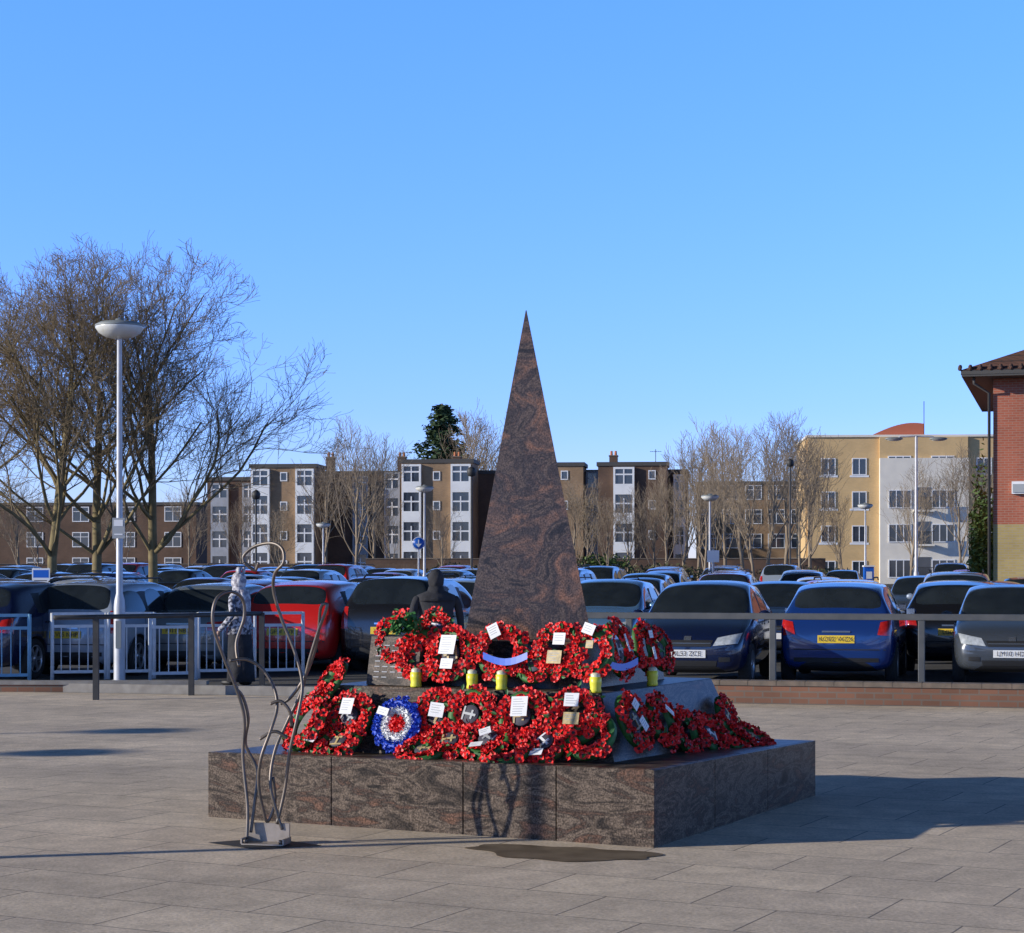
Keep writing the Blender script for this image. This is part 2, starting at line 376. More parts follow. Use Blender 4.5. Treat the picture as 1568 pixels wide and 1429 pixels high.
# lower ranks on the front-left face
FL(537,1098,.735,22,cards=[(.0,.05,.11,.13,W,0)])
FL(610,1110,.765,22,kind='raf',s=1.0,cards=[(-.09,.07,.10,.06,W,-.2)])
FL(672,1098,.715,20,cards=[(.01,.03,.12,.11,W,-.1)])
FL(722,1095,.735,22,s=1.0)
FL(800,1098,.735,22,cards=[(0,.05,.13,.15,W,.05)])
FL(880,1100,.735,22,s=1.05,cards=[(-.01,.1,.11,.10,W,0),(0,-.02,.12,.09,'gold',0)])
FL(690,1135,.80,50,cards=[]) ; FL(520,1135,.80,48,cards=[(-.18,-.05,.12,.06,W,-.2)])
FL(748,1132,.80,48,cards=[(.0,.0,.09,.07,W,.5)]); FL(835,1138,.80,45,cards=[(.02,-.13,.10,.06,W,.1)])
FL(905,1128,.79,40); FL(650,1150,.85,66); FL(780,1150,.86,66,cards=[(-.2,-.06,.10,.06,W,.3)])
# left corner
o=link('poppy_wreath',WMB[0],frame((-1.37,13.12,.62),(-.72,-.45,.48))@Matrix.Scale(1.05,4))
o=link('poppy_wreath',WM[1],frame((-1.22,13.30,.88),(-.80,-.30,.55)))
o=link('poppy_wreath',WM[2],frame((-1.24,13.08,.53),(-.40,-.7,.9)))
# right face, in shade
FR(968,1105,.735,22,s=1.08,cards=[(-.02,.09,.10,.07,W,.5),(.0,-.04,.09,.10,W,.4)])
FR(1012,1105,.735,22,s=1.08,cards=[(.03,.05,.13,.04,W,-.6)])
FR(1048,1120,.74,25); FR(1085,1125,.76,38); FR(1120,1128,.80,50,s=1.05); FR(1150,1130,.83,58); FR(1110,1098,.72,20,s=.9)
# upper ranks
FL(612,978,.52,14,kind='b',s=.9); FL(645,1000,.555,20)
FL(692,1003,.575,18,s=1.05,cards=[(0,.05,.14,.15,W,0),(.02,-.08,.11,.08,W,0)])
FL(668,965,.50,10,s=.8)
FL(768,998,.565,18,kind='b',s=.92,cards=[(-.04,.12,.09,.11,W,.5)])
FL(858,996,.565,18,kind='b',s=.9,cards=[(.02,.06,.10,.09,W,0),(0,-.06,.12,.10,'gold',0)])
FL(905,1000,.565,18,s=.95,cards=[(.0,.14,.10,.08,W,-.3),(.02,.04,.06,.06,'gold',0)])
FL(820,1020,.585,30,s=.75)
FR(945,995,.565,16,kind='b',s=.95,cards=[(.02,.03,.03,.14,W,.2)]); FR(985,992,.55,16,cards=[(.0,.08,.08,.06,W,0),(.0,-.05,.05,.10,W,.1)])
FR(1008,996,.55,18,s=.9)
# blue ribbons laid across wreaths
rb=MB()
for (u0,u1,v) in ((745,812,1009),(925,975,1017)):
    pts=[]
    for i in range(9):
        t=i/8; u=u0+(u1-u0)*t
        if u<900: tt=tl(u,.60,1.0); q=corner(0,.605,0).lerp(corner(1,.605,0),tt)
        else: tt=tr_(u,.60,1.0); q=corner(1,.62,0).lerp(corner(2,.62,0),tt)
        z=hz(v+10*math.sin(math.pi*t)-5,q.y); pts.append(Vector((q.x-.02,q.y-.05,z)))
    for a,b in zip(pts[:-1],pts[1:]):
        rb.add([a-Vector((0,0,.02)),b-Vector((0,0,.02)),b+Vector((0,.01,.025)),a+Vector((0,.01,.025))],[(0,1,2,3)],'ribb')
rb.obj('wreath_ribbon')
# candles
for u,side in ((637,0),(723,0),(768,0),(912,0),(994,1)):
    r=.615
    t=tl(u,r,.87) if side==0 else tr_(u,.60,.87)
    q=corner(side,r,0).lerp(corner(side+1,r,0),t)
    c=MB(); c.lathe([(0,0),(.036,0),(.038,.01),(.034,.03),(.038,.06),(.038,.095),(.030,.10)],16,'cndl'); c.lathe([(.031,.098),(.032,.115),(.02,.125),(0,.127)],16,'cndl2')
    c.obj('memorial_candle',loc=(q.x,q.y,.871))
# greenery among the wreaths
def leafcloud(mb,c,r,n,size,k,seed=0,shell=.55):
    rr=random.Random(seed)
    for i in range(n):
        d=Vector((rr.gauss(0,1),rr.gauss(0,1),rr.gauss(0,1))).normalized()
        q=rr.uniform(shell,1)*(1+.18*math.sin(5*d.x+seed)*math.cos(4*d.z+seed*2))
        p_=Vector((c[0]+d.x*r[0]*q,c[1]+d.y*r[1]*q,c[2]+d.z*r[2]*q))
        a=Vector((rr.gauss(0,1),rr.gauss(0,1),rr.gauss(0,1))).normalized(); b=a.orthogonal().normalized(); s=size*rr.uniform(.6,1.3)
        mb.add([p_-a*s,p_+b*s*.5,p_+a*s,p_-b*s*.5],[(0,1,2,3)],k)
gl=MB(); leafcloud(gl,(-.70,13.0,1.28),(.13,.06,.08),160,.03,'leaf',3,.2); gl.obj('floral_greenery')

# ------------------------------------------------------------ wire sculpture
ws=empty('wire_sculpture')
D0=11.72
def wp(u,v,dy=0): return Vector((bx(u,D0+dy),D0+dy,hz(v,D0+dy)))
def smoothpts(P,n=7):
    out=[]
    for i in range(len(P)-1):
        p0=P[max(i-1,0)];p1=P[i];p2=P[i+1];p3=P[min(i+2,len(P)-1)]
        for j in range(n):
            t=j/n; out.append(.5*((2*p1)+(p2-p0)*t+(2*p0-5*p1+4*p2-p3)*t*t+(3*p1-p0-3*p2+p3)*t**3))
    out.append(P[-1]); return out
rods=[
 [(378,1285,0),(379,1235,.02),(372,1160,.05),(374,1100,.03),(362,1055,0),(342,1005,-.05),(326,955,-.1),(331,918,-.08),(352,906,0),(371,917,.08),(374,945,.1),(362,985,.08),(366,1020,.02)],
 [(432,1270,0),(424,1245,0),(414,1200,0),(421,1150,.05),(440,1105,.08),(461,1060,.05),(474,1010,0),(488,965,-.05),(499,935,-.08),(500,925,-.08),(491,932,-.06),(486,980,0),(470,1030,.04),(447,1066,.08),(430,1078,.1)],
 [(374,862,.1),(374,850,.1),(392,836,.08),(418,832,.02),(433,842,-.04),(434,862,-.06),(421,878,-.02),(419,905,.02),(432,950,.05),(452,1000,.04),(463,1050,0),(455,1100,-.05),(444,1150,-.03),(436,1210,0),(424,1262,0)],
 [(374,862,.1),(390,873,.12),(396,862,.1)],
 [(352,1012,0),(378,1010,.05),(402,1025,.06),(420,1055,.04),(424,1085,0),(414,1120,-.05),(400,1160,-.06),(396,1200,-.02),(403,1240,.02),(410,1258,.04),(421,1230,.04),(418,1190,.02)],
 [(362,1055,0),(372,1068,.03),(380,1100,.05),(376,1140,.08),(394,1180,.08),(390,1230,.04),(384,1275,.02)],
 [(414,1078,0),(430,1074,.0),(444,1090,0),(446,1112,.02)],
 [(398,1132,-.05),(420,1120,-.05),(440,1130,-.04)]]
rm=MB()
for rr in rods:
    rm.tube(smoothpts([wp(*q) for q in rr]),.0100,8,'rod')
rm.obj('wire_rods',ws)
bm_=MB(); bxx=bx(408,D0)
bm_.add([(bx(318,11.78),11.78,.008),(bx(395,11.55),11.50,.008),(bx(492,11.62),11.66,.008),(bx(410,11.95),11.98,.008)],[(0,1,2,3)],'rdark')
Tb=Matrix.Translation((bxx,D0-.03,0))@Matrix.Rotation(rad(-12),4,'Z')
bm_.box(-.13,.13,-.07,.07,.012,.02,'plate',Tb); bm_.box(-.13,.13,.05,.066,.02,.13,'plate',Tb); bm_.box(-.136,-.125,-.07,.066,.02,.05,'plate',Tb); bm_.box(.125,.136,-.07,.066,.02,.05,'plate',Tb)
for q in (-.11,.11): bm_.tube([Tb@Vector((q,-.055,.02)),Tb@Vector((q,-.055,.045))],.012,8,'rod')
bm_.obj('base_plate',ws)

# ------------------------------------------------------------ car templates
PAINTMAT=mat('paint_default',(.3,.3,.3),rough=.3,coat=1)
def paint(name,c,metal=.08): return mat(name,c,rough=.27,metal=metal,coat=1)
PT={'navy':paint('paint_navy',(.006,.012,.045)),'blue':paint('paint_blue',(.008,.035,.16)),'dkgrey':paint('paint_dark_grey',(.06,.07,.085),.1),
 'silver':paint('paint_silver',(.48,.50,.52),.15),'bsilver':paint('paint_blue_silver',(.30,.35,.42),.15),'red':paint('paint_red',(.55,.014,.012),.0),'maroon':paint('paint_maroon',(.12,.01,.015)),
 'black':paint('paint_black',(.008,.008,.010)),'green':paint('paint_green',(.01,.035,.03)),'white':paint('paint_white',(.7,.71,.72),0),'lblue':paint('paint_light_blue',(.12,.25,.42),.3),'grey':paint('paint_grey',(.17,.19,.19),.1),
 'pale':paint('paint_pale',(.36,.44,.46),.1)}
def car_template(kind):
    xs,zs_={'hatch':(1,1),'suv':(1.10,1.08),'saloon':(1.13,.97),'estate':(1.12,1.0)}[kind]
    S=[('h',1.96,.58,0,.60,0,.30),('h',1.90,.67,0,.74,0,.22),('h',1.68,.80,0,.82,0,.19),('h',1.25,.90,0,.845,0,.18),('h',.98,.955,0,.85,0,.18),
       ('c',.62,.95,1.20,.85,.71,.18),('c',.22,.95,1.42,.85,.63,.18),('c',-.13,.96,1.475,.85,.615,.18),('c',-.21,.96,1.48,.85,.615,.18)]
    if kind=='saloon': S+=[('c',-.80,.97,1.45,.85,.61,.18),('c',-.88,.97,1.44,.85,.61,.18),('c',-1.05,.98,1.38,.85,.60,.18),('h',-1.42,.99,0,.84,0,.18),('h',-1.80,.97,0,.80,0,.2),('h',-1.93,.88,0,.76,0,.24),('h',-1.96,.60,0,.66,0,.3)]
    elif kind=='estate': S+=[('c',-.80,.97,1.48,.85,.61,.18),('c',-.88,.97,1.48,.85,.61,.18),('c',-1.62,.98,1.42,.84,.60,.18),('h',-1.82,1.0,0,.82,0,.18),('h',-1.90,.92,0,.80,0,.22),('h',-1.96,.62,0,.70,0,.3)]
    elif kind=='suv': S+=[('c',-.85,.98,1.49,.85,.64,.18),('c',-.93,.98,1.49,.85,.64,.18),('c',-1.66,1.0,1.45,.84,.63,.18),('h',-1.84,1.02,0,.83,0,.18),('h',-1.91,.92,0,.81,0,.22),('h',-1.96,.62,0,.72,0,.3)]
    else: S+=[('c',-.92,.98,1.46,.85,.61,.18),('c',-1.00,.98,1.45,.85,.61,.18),('c',-1.46,1.0,1.39,.83,.59,.18),('h',-1.70,1.06,0,.81,0,.18),('h',-1.89,.90,0,.79,0,.22),('h',-1.96,.62,0,.68,0,.3)]
    V=[];Fa=[];Mi=[]
    for (ty,x,zs,zr,w_,wr_,zb) in S:
        mid=.5*(zb+zs)+.03
        if ty=='h': P=[(0,zb),(.8*w_,zb),(.965*w_,zb+.09),(w_,mid),(.985*w_,zs-.09),(.93*w_,zs-.02),(.88*w_,zs+.003),(.82*w_,zs+.012),(.45*w_,zs+.03),(0,zs+.04)]
        else: P=[(0,zb),(.8*w_,zb),(.965*w_,zb+.09),(w_,mid),(.985*w_,zs-.07),(.945*w_,zs),(wr_+.035,zr-.11),(wr_,zr-.05),(wr_*.6,zr-.01),(0,zr)]
        ring=P+[(-a,b) for a,b in P[8:0:-1]]
        V+=[(x*xs,a,b*zs_) for a,b in ring]
    N=18; ns=len(S); rw=[i for i in range(ns) if S[i][0]=='c'][-1]
    for i in range(ns-1):
        for j in range(N):
            k=j if j<9 else 17-j
            Fa.append((i*N+j,i*N+(j+1)%N,(i+1)*N+(j+1)%N,(i+1)*N+j)); m=0
            if k==0: m=2
            if k in(7,8) and i in(4,5): m=1
            if k in(7,8) and i==rw: m=1
            if k==5 and (i in(5,6,8) or (i==10 and kind in('estate','suv'))): m=1
            if k==5 and i in(7,9) and S[i][0]=='c': m=2
            Mi.append(m)
    Fa.append(tuple(range(N))); Mi.append(0); Fa.append(tuple(reversed(range((ns-1)*N,ns*N)))); Mi.append(0)
    me=bpy.data.meshes.new('t'); me.from_pydata(V,[],Fa); me.polygons.foreach_set('material_index',Mi)
    bm=bmesh.new(); bm.from_mesh(me); bmesh.ops.recalc_face_normals(bm,faces=bm.faces)
    cl=bm.edges.layers.float.get('crease_edge') or bm.edges.layers.float.new('crease_edge')
    for e in bm.edges:
        ms={f.material_index for f in e.link_faces}
        if len(ms)>1 and 1 in ms: e[cl]=.55
        a,b=e.verts[0].index%N,e.verts[1].index%N
        if a==b and a in(5,13): e[cl]=.6
    bm.to_mesh(me); bm.free()
    keys=['PAINT','cglass','cblk','tyre','alloy','hlamp','rlamp','pw','py','chr']
    for k in keys: me.materials.append(PAINTMAT if k=='PAINT' else M[k])
    o=bpy.data.objects.new('t',me); COL.objects.link(o)
    s=o.modifiers.new('s','SUBSURF'); s.levels=2; s.render_levels=2
    cu=MB(); wx=(1.24*xs,-1.20*xs); wrad=.305 if kind!='suv' else .345
    for x in wx:
        for sg in(1,-1):
            n=28; pts=[(x+(wrad+.04)*math.cos(2*math.pi*i/n),(wrad+.04)*math.sin(2*math.pi*i/n)+wrad) for i in range(n)]
            ya,yb=(.56,1.2) if sg>0 else (-1.2,-.56)
            cu.prism([(a,ya,b) for a,b in pts],[(a,yb,b) for a,b in pts],'cblk')
    cm=cu.mesh('c'); cb=bmesh.new(); cb.from_mesh(cm); bmesh.ops.recalc_face_normals(cb,faces=cb.faces); cb.to_mesh(cm); cb.free()
    cm.materials.clear()
    for k in keys: cm.materials.append(PAINTMAT if k=='PAINT' else M[k])
    cm.polygons.foreach_set('material_index',[2]*len(cm.polygons))
    co=bpy.data.objects.new('c',cm); COL.objects.link(co)
    b=o.modifiers.new('b','BOOLEAN'); b.object=co; b.operation='DIFFERENCE'; b.solver='EXACT'
    bk=bake(o); bpy.data.objects.remove(o); bpy.data.objects.remove(co)
    mb=MB(); mb.mats=[PAINTMAT]+keys[1:]
    mb.v=[tuple(v.co) for v in bk.vertices]; mb.f=[tuple(p.vertices) for p in bk.polygons]; mb.m=[p.material_index for p in bk.polygons]; mb.sm=[True]*len(mb.f)
    bvh=BVHTree.FromPolygons(mb.v,mb.f)
    def patch(quad,axis,sg,k,off=.006,n=6,m=4):
        (a0,b0),(a1,b1),(a2,b2),(a3,b3)=quad; G=[]
        for i in range(n+1):
            for j in range(m+1):
                s=i/n;t=j/m
                a=(a0*(1-s)+a1*s)*(1-t)+(a3*(1-s)+a2*s)*t; z=((b0*(1-s)+b1*s)*(1-t)+(b3*(1-s)+b2*s)*t)*zs_
                if axis=='x': org=Vector((sg*4,a,z)); d=Vector((-sg,0,0))
                else: org=Vector((a*xs,sg*2,z)); d=Vector((0,-sg,0))
                h=bvh.ray_cast(org,d)
                G.append(None if h[0] is None else h[0]-d*off)
        vs=[g_ if g_ is not None else Vector((0,0,.5)) for g_ in G]; fs=[]
        for i in range(n):
            for j in range(m):
                ix=[i*(m+1)+j,(i+1)*(m+1)+j,(i+1)*(m+1)+j+1,i*(m+1)+j+1]
                if all(G[q] is not None for q in ix):
                    xx=[G[q].x if axis=='x' else G[q].y for q in ix]
                    if max(xx)-min(xx)<.25: fs.append(tuple(ix))
        if (axis=='x' and sg<0) or (axis=='y' and sg>0): fs=[tuple(reversed(f)) for f in fs]
        mb.add(vs,fs,k,True)
    for sg in(1,-1):
        patch([(sg*.36,.585),(sg*.70,.62),(sg*.745,.765),(sg*.42,.70)],'x',1,'hlamp',.008,8,5)
        patch([(sg*.44,.36),(sg*.60,.37),(sg*.60,.43),(sg*.44,.43)],'x',1,'cblk')
        if kind in('estate','suv'): patch([(sg*.66,.68),(sg*.80,.68),(sg*.77,1.02),(sg*.68,1.02)],'x',-1,'rlamp',.008)
        elif kind=='saloon': patch([(sg*.46,.72),(sg*.76,.70),(sg*.76,.87),(sg*.48,.85)],'x',-1,'rlamp',.008)
        else: patch([(sg*.58,.72),(sg*.79,.70),(sg*.77,.93),(sg*.62,.90)],'x',-1,'rlamp',.008)
        # doors: shut lines, handles, side strip
        for x in (.86,-.17,-1.0):
            patch([(x-.006,.30),(x+.006,.30),(x+.006,.94),(x-.006,.94)],'y',sg,'cblk',.002,1,8)
        for x in (.0,-.82): patch([(x-.08,.84),(x+.08,.84),(x+.08,.865),(x-.08,.865)],'y',sg,'chr' if kind=='saloon' else 'cblk',.018,3,1)
        patch([(-.80,.50),(.80,.50),(.80,.54),(-.80,.54)],'y',sg,'cblk',.008,8,1)
        mb.ell((.66*xs,sg*.93,1.0*zs_),(.06,.09,.065),PAINTMAT,10,6); mb.box(.60*xs,.605*xs,sg*.93-.06,sg*.93+.06,.955*zs_,1.045*zs_,'chr')
        mb.tube([(.68*xs,sg*.80,.95*zs_),(.67*xs,sg*.90,.98*zs_)],.02,6,'cblk')
        for x in wx:
            T=Matrix.Translation((x,sg*.745,wrad))@Matrix.Rotation(-sg*math.pi/2,4,'X')
            mb.lathe([(wrad*.66,-.09),(wrad*.93,-.09),(wrad,-.06),(wrad,.06),(wrad*.93,.09),(wrad*.68,.085),(wrad*.66,.05)],28,'tyre',T=T)
            mb.lathe([(wrad*.68,.083),(wrad*.62,.075),(wrad*.60,.02),(0,.02)],28,'cblk',T=T)
            mb.lathe([(wrad*.68,.084),(wrad*.64,.088),(wrad*.60,.07),(wrad*.60,.05)],28,'alloy',T=T)
            mb.lathe([(wrad*.2,.03),(wrad*.18,.075),(0,.08)],14,'alloy',T=T)
            for q in range(6):
                a=q*math.pi/3; Tq=T@Matrix.Rotation(a,4,'Z'); mb.box(wrad*.1,wrad*.63,-.024,.024,.045,.07,'alloy',Tq)
    patch([(-.33,.575),(.33,.575),(.36,.665),(-.36,.665)],'x',1,'cblk',.006,8,3)
    patch([(-.33,.615),(.33,.615),(.33,.628),(-.33,.628)],'x',1,'chr',.012,8,1)
    patch([(-.05,.66),(.05,.66),(.05,.72),(-.05,.72)],'x',1,'chr',.01,3,3)
    patch([(-.40,.30),(.40,.30),(.42,.38),(-.42,.38)],'x',1,'cblk',.006,8,2)
    patch([(-.26,.42),(.26,.42),(.26,.53),(-.26,.53)],'x',1,'pw',.014,4,2)
    zb_=.60 if kind!='saloon' else .66
    patch([(-.26,zb_),(.26,zb_),(.26,zb_+.11),(-.26,zb_+.11)],'x',-1,'py',.012,4,2)
    patch([(-.60,.33),(.60,.33),(.60,.39),(-.60,.39)],'x',-1,'cblk',.006,8,1)
    patch([(-.70,.50),(.70,.50),(.70,.515),(-.70,.515)],'x',-1,'cblk',.003,10,1)
    patch([(-.20,zb_+.15),(.20,zb_+.15),(.20,zb_+.175),(-.20,zb_+.175)],'x',-1,'chr',.012,4,1)
    if kind!='saloon': mb.tube([(S[rw][1]*xs-.10,-.05,1.12*zs_),(S[rw][1]*xs-.13,.30,1.09*zs_)],.008,5,'cblk')
    for sg in(-1,1):
        mb.tube([(.86*xs,sg*.05,1.015*zs_),(.74*xs,sg*.05+.42,1.10*zs_)],.008,5,'cblk')
    if kind=='suv' or kind=='estate':
        for sg in(-1,1): mb.tube([(.1*xs,sg*.56,1.47*zs_),(.0,sg*.56,1.51*zs_),(-1.3*xs,sg*.56,1.51*zs_),(-1.45*xs,sg*.56,1.46*zs_)],.014,6,'cblk')
    me=mb.mesh('car_'+kind)
    return me,xs,zs_,zb_,bvh
CT={k:car_template(k) for k in('hatch','suv','saloon','estate')}
CN={'hatch':'hatchback_car','suv':'suv_car','saloon':'saloon_car','estate':'estate_car'}
def textmesh(txt,size):
    cu=bpy.data.curves.new('t','FONT'); cu.body=txt; cu.size=size; cu.align_x='CENTER'; cu.align_y='CENTER'
    o=bpy.data.objects.new('t',cu); COL.objects.link(o); me=bake(o); bpy.data.objects.remove(o); me.materials.clear(); me.materials.append(M['ink']); return me
AX=rad(14)
def car(kind,x,y,away,col,txt=None,end=True,da=0,s=1):
    """x,y = centre of the end nearest the viewer when end=True"""
    me,xs,zs_,zb_,bvh=CT[kind]
    ax=Vector((math.sin(AX+da),math.cos(AX+da),0))
    c=Vector((x,y,0))+(ax*1.95*xs if end else Vector())
    th=math.atan2(ax.y,ax.x)+(0 if away else math.pi)
    T=Matrix.Translation((c.x,c.y,gz(c.y)))@Matrix.Rotation(th,4,'Z')@Matrix.Scale(s,4)
    o=link(CN[kind],me,T)
    o.material_slots[0].link='OBJECT'; o.material_slots[0].material=PT[col]
    if txt:
        sg=-1 if away else 1; z=(zb_+.055 if away else .475)*zs_
        h=bvh.ray_cast(Vector((sg*4,0,z)),Vector((-sg,0,0)))
        t=bpy.data.objects.new('number_plate_text',textmesh(txt,.095)); COL.objects.link(t); t.parent=o
        B=Matrix(((0,0,sg,h[0].x+sg*.024),(sg,0,0,0),(0,1,0,z),(0,0,0,1)))
        t.matrix_local=B
    return o
# near rows (measured positions)
car('hatch',bx(1052,27.3),27.3,False,'navy','RL53 ZCE')
car('hatch',bx(1280,27.9),27.9,True,'blue','KO02 WZX')
car('saloon',bx(1550,27.5),27.5,False,'dkgrey','LM10 HDF')
car('hatch',bx(1462,31),31,True,'black','LG09 UJY')
car('estate',bx(100,29.8),29.8,True,'bsilver','KV05 NHP')
car('saloon',bx(272,30.6),30.6,True,'grey','P411 NBL')
car('hatch',bx(352,34.5),34.5,True,'maroon','LS06 FTO')
car('hatch',bx(432,31.2),31.2,True,'red','GF54 KVR')
car('suv',bx(588,31.0),31.0,True,'black','V111 KAB',s=.96)
car('hatch',bx(-60,29),29,True,'navy')
car('hatch',bx(900,34),34,False,'lblue'); car('saloon',bx(1175,35),35,False,'navy')
cl=['navy','dkgrey','silver','silver','bsilver','grey','blue','silver','white','navy','red','lblue','maroon','green','black','pale','white','silver','red','bsilver']
ks=['hatch','hatch','saloon','suv','estate','saloon']
rows=[38.5,44,54,59.5,70,75.5,87,92.5]
for yi,Y in enumerate(rows):
    s=-Y*.36
    while s<Y*.38:
        c=Vector((0,Y,0))+ux*s; s+=2.55
        if c.y<36: continue
        if R.random()<(.14 if c.x<0 else .20): continue
        if abs(c.x-14.9)<3.2+.0 and 57<c.y<75 or c.x>13.5 and 56<c.y<76: continue
        if any((c.x-a)**2+(c.y-b)**2<2.6**2 for a,b in((-12.9,60.8),(-11.0,61.0),(-14.3,60.5),(-17,62))): continue
        car(R.choice(ks),c.x+R.uniform(-.1,.1),c.y+R.uniform(-.25,.25),R.random()<.5,R.choice(cl),end=False,da=R.uniform(-.02,.02),s=R.uniform(.94,1.04))
        a=c+ux*1.27-uy*2.4; b=c+ux*1.27+uy*2.4; e=ux*.05
        lm.add([(q.x,q.y,gz(q.y)+.006) for q in(a-e,a+e,b+e,b-e)],[(0,1,2,3)],'line')
lm.obj('parking_bay_markings')

# ------------------------------------------------------------ walls and rails
T14=-rad(13.8)
lw=MB(); lw.box(0,14,0,.22,0,.22,'lowb'); lw.box(0,14,-.02,.24,.222,.28,'cope')
for i in range(40): lw.box(.34+i*.35,.344+i*.35,-.022,.242,.225,.282,'joint')
lw.obj('low_brick_wall',loc=(1.55,24.45,0),rz=T14)
rl=MB()
rl.box(-.9,13,-.035,.035,1.02,1.10,'rail')
for i in range(8):
    x=.0+i*1.83
    rl.box(x-.04,x+.04,-.04,.04,0,1.018,'rail'); rl.box(x-.07,x+.07,-.07,.07,0,.03,'rail')
o=rl.obj('metal_railing',loc=(bx(1190,24.6)-1.83,24.6+.45,0),rz=T14,bevel=.006)
# left dark rail
dr=MB(); LP=[(bx(147,24.7),24.7),(bx(293,25.6),25.6),(bx(401,26.7),26.7)]
for x,y in LP: dr.box(x-.035,x+.035,y-.035,y+.035,0,1.06,'rdark')
dr.tube([(LP[0][0]-.45,LP[0][1]-.35,1.05)]+[(x,y,1.05) for x,y in LP],.03,8,'rdark'); dr.obj('dark_railing')
d2=MB(); d2.box(-16,-4.1,0,.2,0,.10,'lowb'); d2.box(-16,-4.1,-.02,.22,.102,.15,'kerb'); d2.obj('kerb_wall',loc=(0,26.3,0))
k2=MB(); k2.box(-50,0,0,.15,0,.12,'kerb'); k2.obj('kerb',loc=(1.3,24.5,0),rz=-rad(13.8))
def guard(x0,y0,x1,y1,k):
    L=math.hypot(x1-x0,y1-y0); gmb=MB()
    for x in (0,L): gmb.tube([(x,0,0),(x,0,1.0)],.028,8,k)
    for z in (.985,.80,.12): gmb.box(0,L,-.018,.018,z-.022,z+.022,k)
    n=int(L/.115)
    for i in range(1,n): gmb.tube([(i*L/n,0,.13),(i*L/n,0,.79)],.009,5,k)
    gmb.obj('pedestrian_guard_rail',loc=(x0,y0,0),rz=math.atan2(y1-y0,x1-x0))
for a,b,k,dd in((-40,45,'grailb',28.2),(80,162,'grail',29.2),(166,236,'grail',29.4),(230,300,'grail',28.8),(304,390,'grail',29.6),(400,464,'grail',29.8)):
    guard(bx(a,dd),dd,bx(b,dd+.2),dd+.2,k)
# ------------------------------------------------------------ lamps
def lamp(x,y,h=5.3,name='street_lamp',s=1):
    e=empty(name,(x,y,gz(y)))
    m=MB(); m.lathe([(.085*s,0),(.085*s,1.1),(.075*s,1.2),(.05*s,1.3),(.036*s,h-.3),(.04*s,h-.28)],14,'pole'); m.box(-.04*s,.04*s,-.09*s,-.08*s,.5,.9,'ltop')
    m.lathe([(.06*s,0),(.13*s,0),(.13*s,.03),(.085*s,.04)],14,'pole'); m.obj('pole',e)
    z=h-.30; m=MB(); m.lathe([(.05,0),(.10,.0),(.20,.02),(.30,.08),(.348,.15),(.345,.17)],28,'bowl',c=(0,0,z)); m.lathe([(.345,.17),(.352,.175),(.352,.195),(.28,.235),(.08,.25),(.05,.29),(0,.295)],28,'ltop',c=(0,0,z))
    m.obj('lantern',e); return e
e=lamp(bx(183,28.6),28.6,5.32)
sg=MB(); sg.box(-.09,.09,-.075,-.065,2.10,2.40,'sgrey'); sg.box(-.065,.065,-.079,-.0755,2.28,2.37,'swhite'); sg.box(-.06,.06,-.079,-.0755,2.15,2.17,'swhite'); sg.obj('small_notice',e)
lamp(bx(650,75),75,4.7); lamp(bx(1087,78),78,4.45); lamp(bx(1325,90),90,4.4); lamp(bx(495,95),95,3.6); lamp(bx(820,120),120,4.4)
lamp(-7.6,10.08,5.3); lamp(-22.0,15.6,5.3); lamp(-19.0,14.0,4.4)  # out-of-view lamps; the last pair added only to cast shadows on paving
def dlamp(u,d,vtop):
    h=hz(vtop,d)-gz(d); e=empty('twin_arm_street_lamp',(bx(u,d),d,gz(d))); m=MB()
    m.lathe([(.10,0),(.10,1.3),(.06,1.4),(.05,h)],12,'pole'); m.tube([(-.8,0,h-.12),(-.6,0,h-.02),(0,0,h),(.6,0,h-.02),(.8,0,h-.12)],.035,8,'pole'); m.obj('pole',e)
    m=MB()
    for sg in(-1,1): m.ell((sg*.85,0,h-.1),(.35,.14,.07),'ltop',14,8); m.ell((sg*.85,0,h-.14),(.27,.11,.05),'bowl',14,8)
    m.obj('lanterns',e)
dlamp(1403,75,668)
def post(u,d,vtop,vhead,name='dark_lamp_post'):
    h=hz(vtop,d)-gz(d); m=MB(); m.lathe([(.07,0),(.07,1),(.045,1.1),(.04,h)],10,'rdark'); m.lathe([(.04,h),(.16,h+.03),(.2,h+.25),(.14,h+.35),(.02,h+.42),(0,h+.42)],12,'rdark'); m.obj(name,loc=(bx(u,d),d,gz(d)))
post(722,80,730,0); post(392,85,765,0); post(1210,100,715,0)
# traffic sign (blue disc, white arrow)
m=MB(); d=70; zc=hz(832,d)-gz(d)
m.tube([(0,0,0),(0,0,zc+.25)],.03,8,'pole')
Td=Matrix.Translation((0,-.045,zc))@Matrix.Rotation(math.pi/2,4,'X')
m.lathe([(0,0),(.23,0),(.23,.012),(0,.012)],28,'blue',T=Td); m.lathe([(.205,.0135),(.222,.0135),(.222,.015),(.205,.015)],28,'swhite',T=Td)
m.box(-.02,.02,-.062,-.0585,zc-.02,zc+.13,'swhite'); m.add([(-.11,-.062,zc-.02),(.11,-.062,zc-.02),(0,-.062,zc-.15)],[(0,2,1)],'swhite')
m.obj('traffic_sign',loc=(bx(641,d),d,gz(d)))
m=MB(); d=46; z=hz(886,d)
for q in(-.17,.17): m.tube([(q,.03,0),(q,.03,z+.25)],.025,8,'pole')
m.box(-.21,.21,-.02,0,z-.28,z+.24,'swhite'); m.box(-.18,.18,-.023,-.0205,z+.02,z+.2,'blue')
for i in range(4): m.box(-.16,.14-.05*(i%2),-.023,-.0205,z-.06-i*.05,z-.04-i*.05,'ink')
m.obj('parking_sign',loc=(bx(63,d),d,0))
